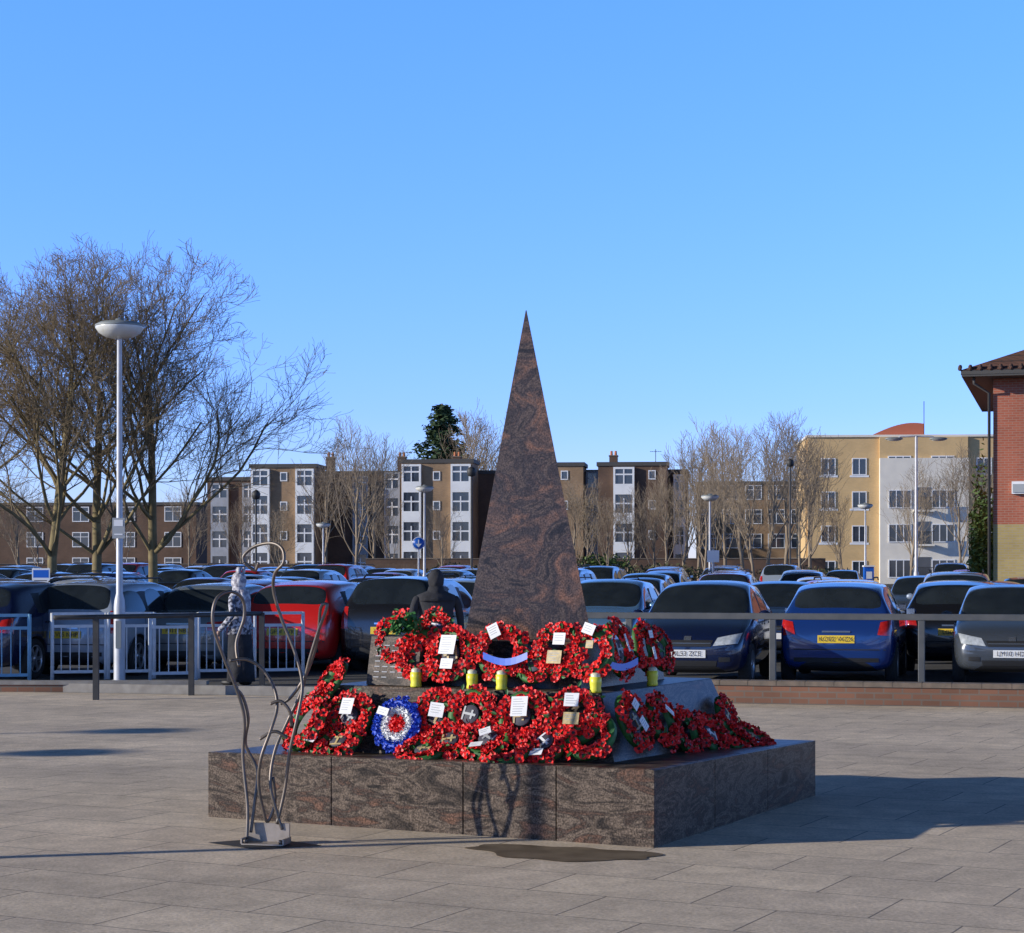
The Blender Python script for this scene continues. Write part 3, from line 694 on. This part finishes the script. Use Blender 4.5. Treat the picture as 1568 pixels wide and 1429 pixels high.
m=MB(); d=66; z=hz(852,d)-gz(d); m.tube([(0,.03,0),(0,.03,z+.25)],.04,8,'pole'); m.box(-.2,.2,-.02,0,z-.2,z+.2,'swhite'); m.obj('parking_sign',loc=(bx(1092,d),d,gz(d)))
m=MB(); m.box(-.2,.2,-.15,.15,0,1.5,'blue'); m.box(-.23,.23,-.2,.2,1.5,1.56,'swhite'); m.box(-.12,.12,-.155,-.1515,1.0,1.3,'swhite'); m.obj('ticket_machine',loc=(bx(1330,82),82,gz(82)))

# ------------------------------------------------------------ buildings
def window(fr,gl_,x,z,w,h,y,mull=1,tran=True,yd=.0):
    gl_.box(x-w/2,x+w/2,y-.02,y+.05,z,z+h,'glass')
    f=.055; a=y-.06
    fr.box(x-w/2-f,x-w/2+f*.4,a,y+.01,z-f,z+h+f,'wfr'); fr.box(x+w/2-f*.4,x+w/2+f,a,y+.01,z-f,z+h+f,'wfr')
    fr.box(x-w/2+f*.4,x+w/2-f*.4,a,y+.01,z-f,z+f*.4,'wfr'); fr.box(x-w/2+f*.4,x+w/2-f*.4,a,y+.01,z+h-f*.4,z+h+f,'wfr')
    for i in range(mull):
        xx=x-w/2+w*(i+1)/(mull+1); fr.box(xx-.035,xx+.035,a+.01,y-.02,z+f*.4,z+h-f*.4,'wfr')
    if tran: fr.box(x-w/2+f*.4,x+w/2-f*.4,a+.014,y-.024,z+h*.68,z+h*.68+.05,'wfr')
FR_=-rad(6)
fb=empty('brick_apartment_block',(bx(300,171),171,.5),FR_); fb.scale=(1,1,1.085)
wl=MB(); wn=MB(); gs=MB(); pn=MB(); rf=MB()
KX=171/F
def sx(u): return (u-300)*KX*.985
def block(x0,x1,y0,y1,h,k):
    wl.box(x0,x1,y0,y1,0,h,k); rf.box(x0-.12,x1+.12,y0-.12,y1+.12,h+.002,h+.30,'fascia')
def bay(x0,x1,y,h,k='pan',yo=.35):
    st=h/4
    for i in range(4):
        z=i*st
        pn.box(x0,x1,y-yo,y-.002,z+.12,z+st*.42,k)
        for xe in (x0,x1-.16): pn.box(xe,xe+.16,y-yo,y-.002,z+st*.42,z+st+.12 if i<3 else h,k)
        if i==3: pn.box(x0+.16,x1-.16,y-yo,y-.002,z+st*.93,h,k)
        gs.box(x0+.161,x1-.161,y-yo+.08,y-.003,z+st*.42+.001,z+st*(.93 if i==3 else 1)+(.0 if i==3 else .119),'glass')
        m_=(x0+x1)/2; wn.box(m_-.05,m_+.05,y-yo+.02,y-yo+.079,z+st*.42+.002,z+st*.92,'wfr'); wn.box(x0+.162,m_-.051,y-yo+.02,y-yo+.079,z+st*.72,z+st*.77,'wfr'); wn.box(m_+.051,x1-.162,y-yo+.02,y-yo+.079,z+st*.72,z+st*.77,'wfr')
block(sx(315),sx(395),.6,9,8.2,'brB'); bay(sx(322),sx(350),.6,8.0,'pang',.3); bay(sx(372),sx(392),.6,8.0,'pang',.3)
block(sx(396),sx(1060),0,9,8.6,'brB')
for a,b,hh in((404,504,9.0),(634,742,9.3),(862,908,9.0),(930,1032,9.0)):
    block(sx(a),sx(b),-4,-.002,hh,'brA' if a!=930 else 'brB')
bay(sx(406),sx(434),-4,8.9); bay(sx(474),sx(502),-4,8.9)
bay(sx(636),sx(665),-4,9.2); bay(sx(710),sx(740),-4,9.2)
bay(sx(909),sx(928),-1.0,8.7,'pang',.8); bay(sx(953),sx(984),-4,8.9); bay(sx(603),sx(627),-1.2,8.7,'pang',1.0)
bay(sx(548),sx(572),0,8.5,'pang',.3); bay(sx(800),sx(830),0,8.5,'pan',.3); bay(sx(1040),sx(1058),0,8.5,'pan',.3)
for a in (455,688,880,1010):
    for i in range(4): window(wn,gs,sx(a),i*2.3+1.1,.5,.6,-4,0,False)
for u in(508,620,706,948,790):
    wl.box(sx(u)-.35,sx(u)+.35,1,1.8,8.5,10.0,'brB'); rf.box(sx(u)-.4,sx(u)+.4,.95,1.85,10.002,10.1,'cope')
    for q in(-.18,.18): rf.lathe([(.12,0),(.10,.35),(.07,.35)],10,'pot',c=(sx(u)+q,1.4,10.1))
wl.obj('walls',fb); wn.obj('window_frames',fb); gs.obj('window_glass',fb); pn.obj('bay_panels',fb); rf.obj('roof',fb)
for (u,h) in((560,2.2),(845,2.0),(1012,1.8)):
    a=MB(); a.tube([(0,0,0),(0,0,h)],.03,6,'rdark'); a.box(-.5,.5,-.015,.015,h-.2,h-.17,'rdark')
    for i in range(6): a.box(-.45+i*.17,-.43+i*.17,-.25,.25,h-.17,h-.15,'rdark')
    o=a.obj('roof_aerial',fb,loc=(sx(u),2,8.8))
def simple_block(name,u0,u1,d,vtop,k,bays,floors=3,rz=-rad(6)):
    h=hz(vtop,d)-gz(d); L=(u1-u0)/F*d; e=empty(name,(bx(u0,d),d,gz(d)),rz)
    w_=MB(); w_.box(0,L,0,9,0,h,k); w_.obj('walls',e); r_=MB(); r_.box(-.15,L+.15,-.15,9.15,h+.002,h+.28,'fascia'); r_.obj('roof',e)
    a=MB(); b=MB(); n=bays
    for i in range(n):
        for j in range(floors): window(a,b,(i+.5)*L/n,j*h/floors+.9,1.5,1.3,0,1)
    a.obj('window_frames',e); b.obj('window_glass',e)
simple_block('brick_flats_left',-120,310,185,775,'brB',6,3)
simple_block('brick_flats_right',1066,1240,190,742,'brA',5,4)
# yellow apartment building
d=156; ye=empty('yellow_apartment_building',(bx(1237,d),d,gz(d)),-rad(4)); wl=MB(); wn=MB(); gs=MB(); rf=MB()
ky=d/F; sy=lambda u:(u-1237)*ky
Hh=hz(670,d)-gz(d)
wl.box(0,sy(1345),0,12,0,Hh,'yel'); wl.box(sy(1345)+.002,sy(1478),-.6,12,0,Hh-1.7,'cream'); wl.box(sy(1345)+.002,sy(1478),-.3,12,Hh-1.698,Hh,'yel'); wl.box(sy(1478)+.002,sy(1600),0,12,0,Hh,'yel')
rf.box(-.1,sy(1600)+.1,-.15,12.1,Hh+.002,Hh+.18,'cream')
wl.box(-.14,.0-.002,.3,.8,0,Hh-.1,'yel')
rows_=[hz(v,d)-gz(d) for v in(727,778,830,884)]
for z in rows_:
    for u in(1268,1315):
        window(wn,gs,sy(u),z,1.05,1.25,0,1,False)
        wn.box(sy(u)-.75,sy(u)+.75,-.03,-.001,z-.22,z-.06,'wfr')
for z in rows_:
    for u in(1375,1440): window(wn,gs,sy(u),z if z<rows_[0] else z+.05,1.7,1.35,-.6 if z<rows_[0] else -.3,2,False)
    window(wn,gs,sy(1503),z,1.1,1.25,0,1,False)
for z in rows_[1:]:
    x0,x1=sy(1395),sy(1425); rf.box(x0,x1,-1.5,-.602,z-.35,z-.2,'cream')
    for i in range(12): rf.box(x0+i*(x1-x0)/12,x0+i*(x1-x0)/12+.03,-1.48,-1.45,z-.199,z+.75,'rdark')
    rf.box(x0,x1,-1.5,-1.43,z+.751,z+.8,'rdark'); gs.box(x0+.2,x1-.2,-.64,-.603,z-.19,z+1.6,'glass')
V=[];Fa=[];n=12
for i in range(n+1):
    t=i/n; xx=sy(1335)+(sy(1415)-sy(1335))*t; zz=Hh+.2+1.0*math.sin(t*math.pi*.62)
    V+=[(xx,1,Hh+.19),(xx,1,zz),(xx,6,zz),(xx,6,Hh+.19)]
for i in range(n):
    o_=4*i
    for j in range(3): Fa.append((o_+j,o_+4+j,o_+5+j,o_+1+j))
Fa.append((4*n,4*n+3,4*n+2,4*n+1)); rf.add(V,Fa,'redr')
rf.tube([(sy(1418),2,Hh),(sy(1418),2,Hh+3)],.03,6,'rdark')
wl.obj('walls',ye); wn.obj('window_frames',ye); gs.obj('window_glass',ye); rf.obj('roof',ye)
# red brick building at the right edge
d=60; be=empty('red_brick_building',(bx(1521,d),d,gz(d)),-rad(16)); Ez=hz(580,d)-gz(d); Mz=hz(803,d)-gz(d)
wl=MB(); wl.box(0,16,0,12,0,Mz,'brY'); wl.box(-.003,16.003,-.003,12.003,Mz+.001,Ez,'brR'); wl.obj('walls',be)
rf=MB(); o_=.9; a=Ez+.12
rf.box(-o_,16+o_,-o_,12+o_,Ez+.002,Ez+.06,'fascia')
rf.box(-o_-.02,16+o_+.02,-o_-.02,-o_+.10,Ez+.062,Ez+.2,'fascia'); rf.box(-o_-.02,-o_+.10,-o_+.10,12+o_,Ez+.062,Ez+.2,'fascia')
e0=Ez+.19
rf.add([(-o_-.04,-o_-.04,e0),(16.94,-o_-.04,e0),(16.94,12.94,e0),(-o_-.04,12.94,e0),(6,6,e0+2.9),(10,6,e0+2.9)],[(0,1,5,4),(1,2,5),(2,3,4,5),(3,0,4)],'tile')
for i in range(60):
    rf.tube([(-o_-.05+i*.3,-o_-.06,e0+.03),(-o_-.05+i*.3,-o_+.2,e0+.14)],.06,6,'tile')
rf.tube([(-.55,-.55,Ez),(-.55,-.55,Ez-.18),(-.12,-.09,Ez-.45),(-.12,-.09,0)],.045,8,'fascia')
rf.obj('roof',be)
x_=MB(); x_.box(.55,.95,-.16,-.004,hz(757,d)-gz(d)+.0,hz(743,d)-gz(d)+.1,'swhite'); x_.box(.58,.92,-.2,-.161,hz(757,d)-gz(d)+.04,hz(743,d)-gz(d)+.02,'sgrey'); x_.obj('wall_light',be)
wn=MB(); gs=MB()
for xx in(3.2,6.5,10,13.5):
    window(wn,gs,xx,1,1.4,1.3,-.003); window(wn,gs,xx,4.2,1.4,1.3,-.006)
wn.obj('window_frames',be); gs.obj('window_glass',be)
# fences and walls at the far side
m=MB()
for i in range(64): m.box(i*.19,i*.19+.16,0,.03,0,1.55+.04*math.sin(i*9),'wood')
m.box(0,12.2,.032,.08,.4,.5,'wood'); m.box(0,12.2,.032,.08,1.1,1.2,'wood')
m.obj('wooden_fence',loc=(bx(560,140),140,gz(140)),rz=-.05)
m=MB(); m.box(0,34,0,.3,0,1.9,'brB'); m.box(0,34,-.05,.35,1.902,1.98,'cope'); m.obj('brick_boundary_wall',loc=(bx(560,146),146,gz(146)),rz=-.06)
m=MB(); m.box(0,26,0,.3,0,1.5,'brB'); m.box(0,26,-.05,.35,1.502,1.58,'cope'); m.obj('brick_boundary_wall',loc=(bx(-60,148),148,gz(148)),rz=-.05)

# ------------------------------------------------------------ trees
def tree_mesh(name,seed,H,r0,levels,spread,k='bark',kt='twig',fork=.22,dens=1.0,tw=.007,up=.10,nl=3):
    rr=random.Random(seed); S=[]
    def rv(s): return Vector((rr.gauss(0,s),rr.gauss(0,s),rr.gauss(0,s)))
    def grow(p,d,L,r,lev):
        n=(7,7,6,5,4,3)[lev]; st=L/n
        for i in range(n):
            d=(d+rv((.05,.11,.14,.17,.2,.25)[lev])+Vector((0,0,(0,up,up*.9,.08,.05,0)[lev]))).normalized()
            p2=p+d*st; r2=max(r*(1-.85/n) if lev else r*(1-.55/n),tw)
            S.append((p,p2,r,r2,lev))
            if lev<levels and (i>=1 or lev>1):
                nc=(0,2,2,2,2,1)[lev] if lev else (nl if (i+1)/n>fork else 0)
                if lev: nc=sum(1 for _ in range(nc) if rr.random()<dens)
                for c in range(nc):
                    ang=rr.uniform(.4,.85)*(spread if lev==0 else 1)
                    o=d.orthogonal().normalized(); o.rotate(Matrix.Rotation(rr.uniform(0,2*math.pi),3,d))
                    nd=(d*math.cos(ang)+o*math.sin(ang)).normalized()
                    if nd.z<-.25: nd.z*=-.5
                    frac=1-i/n
                    LL=(H*(.30+.26*frac) if lev==0 else L*rr.uniform(.38,.66)*(.65+.45*frac))
                    grow(p2.copy(),nd,LL,max(r2*rr.uniform(.42,.6),tw),lev+1)
            p=p2; r=r2
    grow(Vector((0,0,-.05)),Vector((rr.uniform(-.06,.06),rr.uniform(-.06,.06),1)).normalized(),H*.68,r0,0)
    V=[];Fa=[];Mi=[]
    for p,q,a,b,lev in S:
        d=(q-p).normalized(); x=d.orthogonal().normalized(); y=d.cross(x); n=8 if lev==0 else (5 if lev<2 else 3); o=len(V)
        for c,r in((p,a),(q,b)):
            for j in range(n):
                t=2*math.pi*j/n; V.append(tuple(c+x*math.cos(t)*r+y*math.sin(t)*r))
        for j in range(n): Fa.append((o+j,o+(j+1)%n,o+n+(j+1)%n,o+n+j)); Mi.append(0 if lev<2 else 1)
    me=bpy.data.meshes.new(name); me.from_pydata(V,[],Fa); me.materials.append(M[k]); me.materials.append(M[kt]); me.polygons.foreach_set('material_index',Mi)
    me.polygons.foreach_set('use_smooth',[True]*len(Fa)); me.update(); return me
def ptree(me,x,y,s=1,rz=0,name='bare_tree',sz=None):
    T=Matrix.Translation((x,y,gz(y)))@Matrix.Rotation(rz,4,'Z')@Matrix.Diagonal((s,s,sz or s,1)); return link(name,me,T)
BT=[tree_mesh('bare_tree_big%d'%i,40+i,10.5,.17,4,1.25,fork=.2,dens=.60,tw=.0055,up=.06) for i in range(3)]
ptree(BT[0],bx(145,60),60,1.0,0); ptree(BT[1],bx(237,61),61,1.02,1.3); ptree(BT[2],bx(78,59),59,.97,2.0); ptree(BT[0],bx(-70,62),62,1.0,4.0)
MT=[tree_mesh('bare_tree_mid%d'%i,70+i,9,.12,3,.9,'bark2','bark2',fork=.15,dens=.62,tw=.009,up=.16,nl=2) for i in range(4)]
for i,(u,d,v) in enumerate([(545,125,655),(500,150,690),(572,155,668),(735,178,628),(722,176,650),(900,120,740),(930,115,765),(680,105,775),
      (1045,120,690),(1072,125,660),(1110,118,650),(1140,130,655),(1175,122,650),(1205,128,640),(1240,135,655),(1155,110,700),(1395,100,715),(1470,105,700),(1500,110,690),(1290,115,760),(1080,95,720),(1020,140,720),(1225,110,700),(30,125,740),(370,130,760),(880,118,738),(962,120,762),(1000,116,750),(60,130,765),(185,128,755),(290,132,745),(425,126,770),(600,150,765)]):
    h=hz(v,d)-gz(d); s=h/9.6; ptree(MT[i%4],bx(u,d),d,s,i*1.7)
# conifer
cf=MB(); rr=random.Random(5); Hc=13
cf.tube([(0,0,0),(0,0,Hc)],[.3,.04],8,'bark2')
for i in range(420):
    z=2+(Hc-2.2)*(i/420)**.95; L=(Hc-z)*.47*rr.uniform(.55,1.15)+.2; a=rr.uniform(0,6.28)
    for j in range(24):
        t=rr.random()**.7; p_=Vector((math.cos(a)*L*t,math.sin(a)*L*t,z+.35*L*t*(.6-t)+rr.uniform(-.12,.12)))
        p_+=Vector((rr.gauss(0,.14),rr.gauss(0,.14),0)); q=Vector((rr.gauss(0,1),rr.gauss(0,1),rr.gauss(0,.6))).normalized(); b=q.orthogonal().normalized(); s=rr.uniform(.1,.24)
        cf.add([p_-q*s,p_+b*s*.45,p_+q*s,p_-b*s*.45],[(0,1,2,3)],'con')
dC=185; hC=hz(618,dC)-.45
o=cf.obj('conifer_tree',loc=(bx(677,dC),dC,.45)); o.scale=(hC/Hc*1.25,hC/Hc*1.25,hC/Hc)
# shrubs
def shrub(u,d,v,wd,k='ivy',n=1400,seed=1,name='shrub'):
    h=hz(v,d)-gz(d); m=MB()
    leafcloud(m,(0,0,h*.5),(wd,wd*.7,h*.52),n,.09*(d/60)**.5,k,seed,.35); m.obj(name,loc=(bx(u,d),d,gz(d)))
shrub(1508,66,755,.65,'ivy',2600,3,'ivy_clad_shrub'); shrub(1500,68,690,.35,'ivy',700,9,'ivy_clad_shrub'); shrub(925,118,848,1.9,'ivy',1500,5); shrub(700,128,862,2.2,'hed',900,6); shrub(1020,112,862,3,'hed',1200,7); shrub(860,125,858,2.5,'hed',900,8); shrub(1230,128,866,4,'hed',900,12); shrub(470,128,866,3.5,'hed',900,13)

# ------------------------------------------------------------ people
def skinned(joints,edges,rad_,sub=1):
    me=bpy.data.meshes.new('sk'); me.from_pydata([tuple(j) for j in joints],edges,[])
    bm=bmesh.new(); bm.from_mesh(me); ly=bm.verts.layers.skin.verify(); bm.verts.ensure_lookup_table()
    for i,v in enumerate(bm.verts):
        r=rad_[i]; v[ly].radius=(r,r); v[ly].use_root=(i==0)
    bm.to_mesh(me); bm.free()
    o=bpy.data.objects.new('sk',me); COL.objects.link(o); o.modifiers.new('a','SKIN'); s=o.modifiers.new('b','SUBSURF'); s.levels=sub; s.render_levels=sub
    r=bake(o); bpy.data.objects.remove(o); return r
def addmesh(mb,me,k):
    mb.add([v.co.copy() for v in me.vertices],[tuple(p.vertices) for p in me.polygons],k,True)
def loft(mb,rings,k,n=24,fold=0,seed=0):
    V=[];Fa=[]
    for i,(z,cx,cy,rx,ry) in enumerate(rings):
        for j in range(n):
            t=2*math.pi*j/n; q=1+fold*math.sin(t*7+seed+i*.3)*(1-i/len(rings)); V.append((cx+rx*q*math.cos(t),cy+ry*q*math.sin(t),z))
    for i in range(len(rings)-1):
        for j in range(n): Fa.append((i*n+j,i*n+(j+1)%n,(i+1)*n+(j+1)%n,(i+1)*n+j))
    Fa.append(tuple(reversed(range(n)))); Fa.append(tuple((len(rings)-1)*n+j for j in range(n)))
    mb.add(V,Fa,k,True)
def person(x,y,rz,top,skirt,scarf,knot,wide=1,h=1.6):
    e=empty('woman_in_headscarf' if knot else 'woman_in_black_hood',(x,y,0),rz); e.scale=(h/1.6,)*3
    m=MB() # faces +X
    loft(m,[(.06,-.02,0,.20*wide,.19*wide),(.25,-.02,0,.19*wide,.185*wide),(.55,-.01,0,.175*wide,.175*wide),(.80,0,0,.155*wide,.175*wide),(.95,0,0,.13*wide,.16*wide)],skirt,28,.07,1)
    m.obj('skirt',e)
    m=MB(); loft(m,[(.74,0,0,.165*wide,.19*wide),(.90,0,0,.15*wide,.175*wide),(1.0,0,0,.13*wide,.155*wide),(1.12,.01,0,.125*wide,.165*wide),(1.24,.01,0,.12*wide,.19*wide),(1.31,0,0,.10*wide,.185*wide),(1.36,0,0,.07,.12),(1.40,.01,0,.055,.06),(1.44,.015,0,.05,.05)],top,28,.02,2)
    for sg in(1,-1):
        sw=.12*sg
        J=[(0,sg*.17*wide,1.30),(0-sw*.2,sg*.215*wide,1.17),(-.01-sw*.4,sg*.235*wide,1.02),(.04+sw*.2,sg*.24*wide,.90),(.08+sw,sg*.225*wide,.79)]
        addmesh(m,skinned(J,[(i,i+1) for i in range(4)],[.058,.055,.05,.043,.038],2),top)
    m.obj('coat',e)
    m=MB()
    for sg in(1,-1):
        sw=.12*sg; wx=Vector((.08+sw,sg*.225*wide,.79))
        J=[wx,wx+Vector((.015,0,-.05)),wx+Vector((.02,0,-.085))]; addmesh(m,skinned(J,[(0,1),(1,2)],[.024,.028,.026],1),'skin')
        for f in range(4):
            b=wx+Vector((-.012+f*.019,0,-.08)); L=(.062,.072,.068,.052)[f]
            J=[b,b+Vector((.003,-sg*.004,-L*.45)),b+Vector((.004,-sg*.016,-L*.8)),b+Vector((.002,-sg*.03,-L))]
            addmesh(m,skinned(J,[(0,1),(1,2),(2,3)],[.009,.0085,.008,.007],1),'skin')
        b=wx+Vector((.035,0,-.04)); J=[b,b+Vector((.022,-sg*.01,-.03)),b+Vector((.024,-sg*.016,-.06))]
        addmesh(m,skinned(J,[(0,1),(1,2)],[.011,.01,.008],1),'skin')
    # head
    def hf(d):
        q=1
        if d.x>.6 and abs(d.y)<.3: q+=.03
        if d.z<-.3: q-=.10*(-d.z-.3)
        return q
    hc=(.03,0,1.50); m.ell(hc,(.095,.075,.115),'skin',20,14,fn=hf)
    m.ell((hc[0]+.098,0,hc[2]-.012),(.016,.012,.022),'skin',8,6)
    for sg in(1,-1): m.ell((hc[0]+.083,sg*.03,hc[2]+.008),(.012,.014,.008),'blk',8,6); m.ell((hc[0]+.084,sg*.03,hc[2]+.03),(.01,.018,.004),'blk',8,4); m.ell((hc[0],sg*.076,hc[2]),(.018,.01,.03),'skin',8,6)
    m.ell((hc[0]+.088,0,hc[2]-.055),(.010,.024,.006),'red2',8,6)
    m.tube([(.015,0,1.36),(.025,0,1.45)],[.05,.048],12,'skin'); m.obj('head_and_hands',e)
    # scarf: shell open at the face
    m=MB(); n=28; V=[];Fa=[];rows=14
    for i in range(rows+1):
        ph=math.pi*i/rows*.86
        for j in range(n+1):
            t=rad(42)+(2*math.pi-rad(84))*j/n
            bul=1+.05*math.sin(t*6+i)*.6
            V.append((hc[0]-.012+math.sin(ph)*math.cos(t)*.118*bul,math.sin(ph)*math.sin(t)*.100*bul,hc[2]+math.cos(ph)*.137))
    for i in range(rows):
        for j in range(n): Fa.append((i*(n+1)+j,(i+1)*(n+1)+j,(i+1)*(n+1)+j+1,i*(n+1)+j+1))
    m.add(V,Fa,scarf,True)
    loft(m,[(1.24,.0,0,.135*wide,.19*wide),(1.31,.0,0,.115,.15),(1.37,.01,0,.095,.105),(1.42,.015,0,.09,.09)],scarf,24,.06,4)
    if knot:
        for a in(-.9,-.35,.2,.8):
            m.ell((-.02+.05*math.cos(a*2),.07*math.sin(a),1.655),(.028,.022,.05),scarf,10,8,fn=lambda d:1+.15*math.sin(9*d.x))
        loft(m,[(.86,-.12,.02,.03,.05),(1.0,-.135,.02,.035,.075),(1.2,-.125,.01,.04,.09),(1.38,-.09,0,.05,.09)],scarf,16,.12,2)
    m.obj('headscarf',e)
    m=MB()
    for sg in(1,-1): m.ell((.06+.10*sg,sg*.08,.045),(.12,.045,.045),'cblk',12,8); m.tube([(.02+.10*sg,sg*.08,.05),(0,sg*.08,.3)],[.04,.05],8,'cblk')
    m.obj('shoes',e)
person(bx(367,27.8),27.8,rad(150),'patt','coat','scarf',True,1.0,1.58)
person(bx(668,24.5),24.5,rad(100),'coat','coat','coat',False,1.3,1.62)

# ------------------------------------------------------------ light, sky, camera
EL=15.4; az=Vector((-.9725,-.2329))  # direction to the sun on the ground plane
el=rad(EL); ts=Vector((az.x*math.cos(el),az.y*math.cos(el),math.sin(el)))
sun=bpy.data.lights.new('sun','SUN'); sun.energy=5.0; sun.angle=rad(.5); sun.color=(1,.93,.81)
so=bpy.data.objects.new('sun',sun); COL.objects.link(so); so.rotation_euler=(-ts).to_track_quat('-Z','Y').to_euler(); so.location=(-20,-5,20)
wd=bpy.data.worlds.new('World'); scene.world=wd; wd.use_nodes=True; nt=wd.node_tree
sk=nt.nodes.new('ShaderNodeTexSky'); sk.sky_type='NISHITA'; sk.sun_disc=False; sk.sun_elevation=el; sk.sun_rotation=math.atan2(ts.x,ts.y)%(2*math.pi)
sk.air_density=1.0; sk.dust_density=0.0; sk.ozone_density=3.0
# sky model tinted by elevation; dimmed high up to weaken fill light
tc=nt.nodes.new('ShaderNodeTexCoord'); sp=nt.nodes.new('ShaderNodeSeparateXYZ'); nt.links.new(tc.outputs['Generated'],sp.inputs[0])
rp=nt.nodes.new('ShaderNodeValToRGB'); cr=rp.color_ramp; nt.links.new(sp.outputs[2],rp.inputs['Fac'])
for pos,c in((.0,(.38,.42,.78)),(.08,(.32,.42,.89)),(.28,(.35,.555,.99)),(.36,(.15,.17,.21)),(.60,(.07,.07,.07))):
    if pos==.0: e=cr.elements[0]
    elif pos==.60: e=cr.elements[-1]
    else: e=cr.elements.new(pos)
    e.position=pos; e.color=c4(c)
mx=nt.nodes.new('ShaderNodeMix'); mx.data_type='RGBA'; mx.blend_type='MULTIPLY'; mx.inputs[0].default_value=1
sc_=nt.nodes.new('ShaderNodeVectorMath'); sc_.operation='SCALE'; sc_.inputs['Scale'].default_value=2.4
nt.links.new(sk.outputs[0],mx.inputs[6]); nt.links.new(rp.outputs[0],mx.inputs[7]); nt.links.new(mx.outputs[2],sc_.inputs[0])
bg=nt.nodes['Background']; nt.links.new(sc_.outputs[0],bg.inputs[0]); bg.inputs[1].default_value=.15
cam=bpy.data.cameras.new('camera'); cam.sensor_width=36; cam.lens=36*F/1568; cam.shift_y=157.5/1568; cam.clip_end=6000; cam.clip_start=.1
co=bpy.data.objects.new('camera',cam); COL.objects.link(co); co.location=(0,0,EYE); co.rotation_euler=(math.pi/2,0,0); scene.camera=co
scene.view_settings.view_transform='Standard'; scene.view_settings.look='None'; scene.view_settings.exposure=0
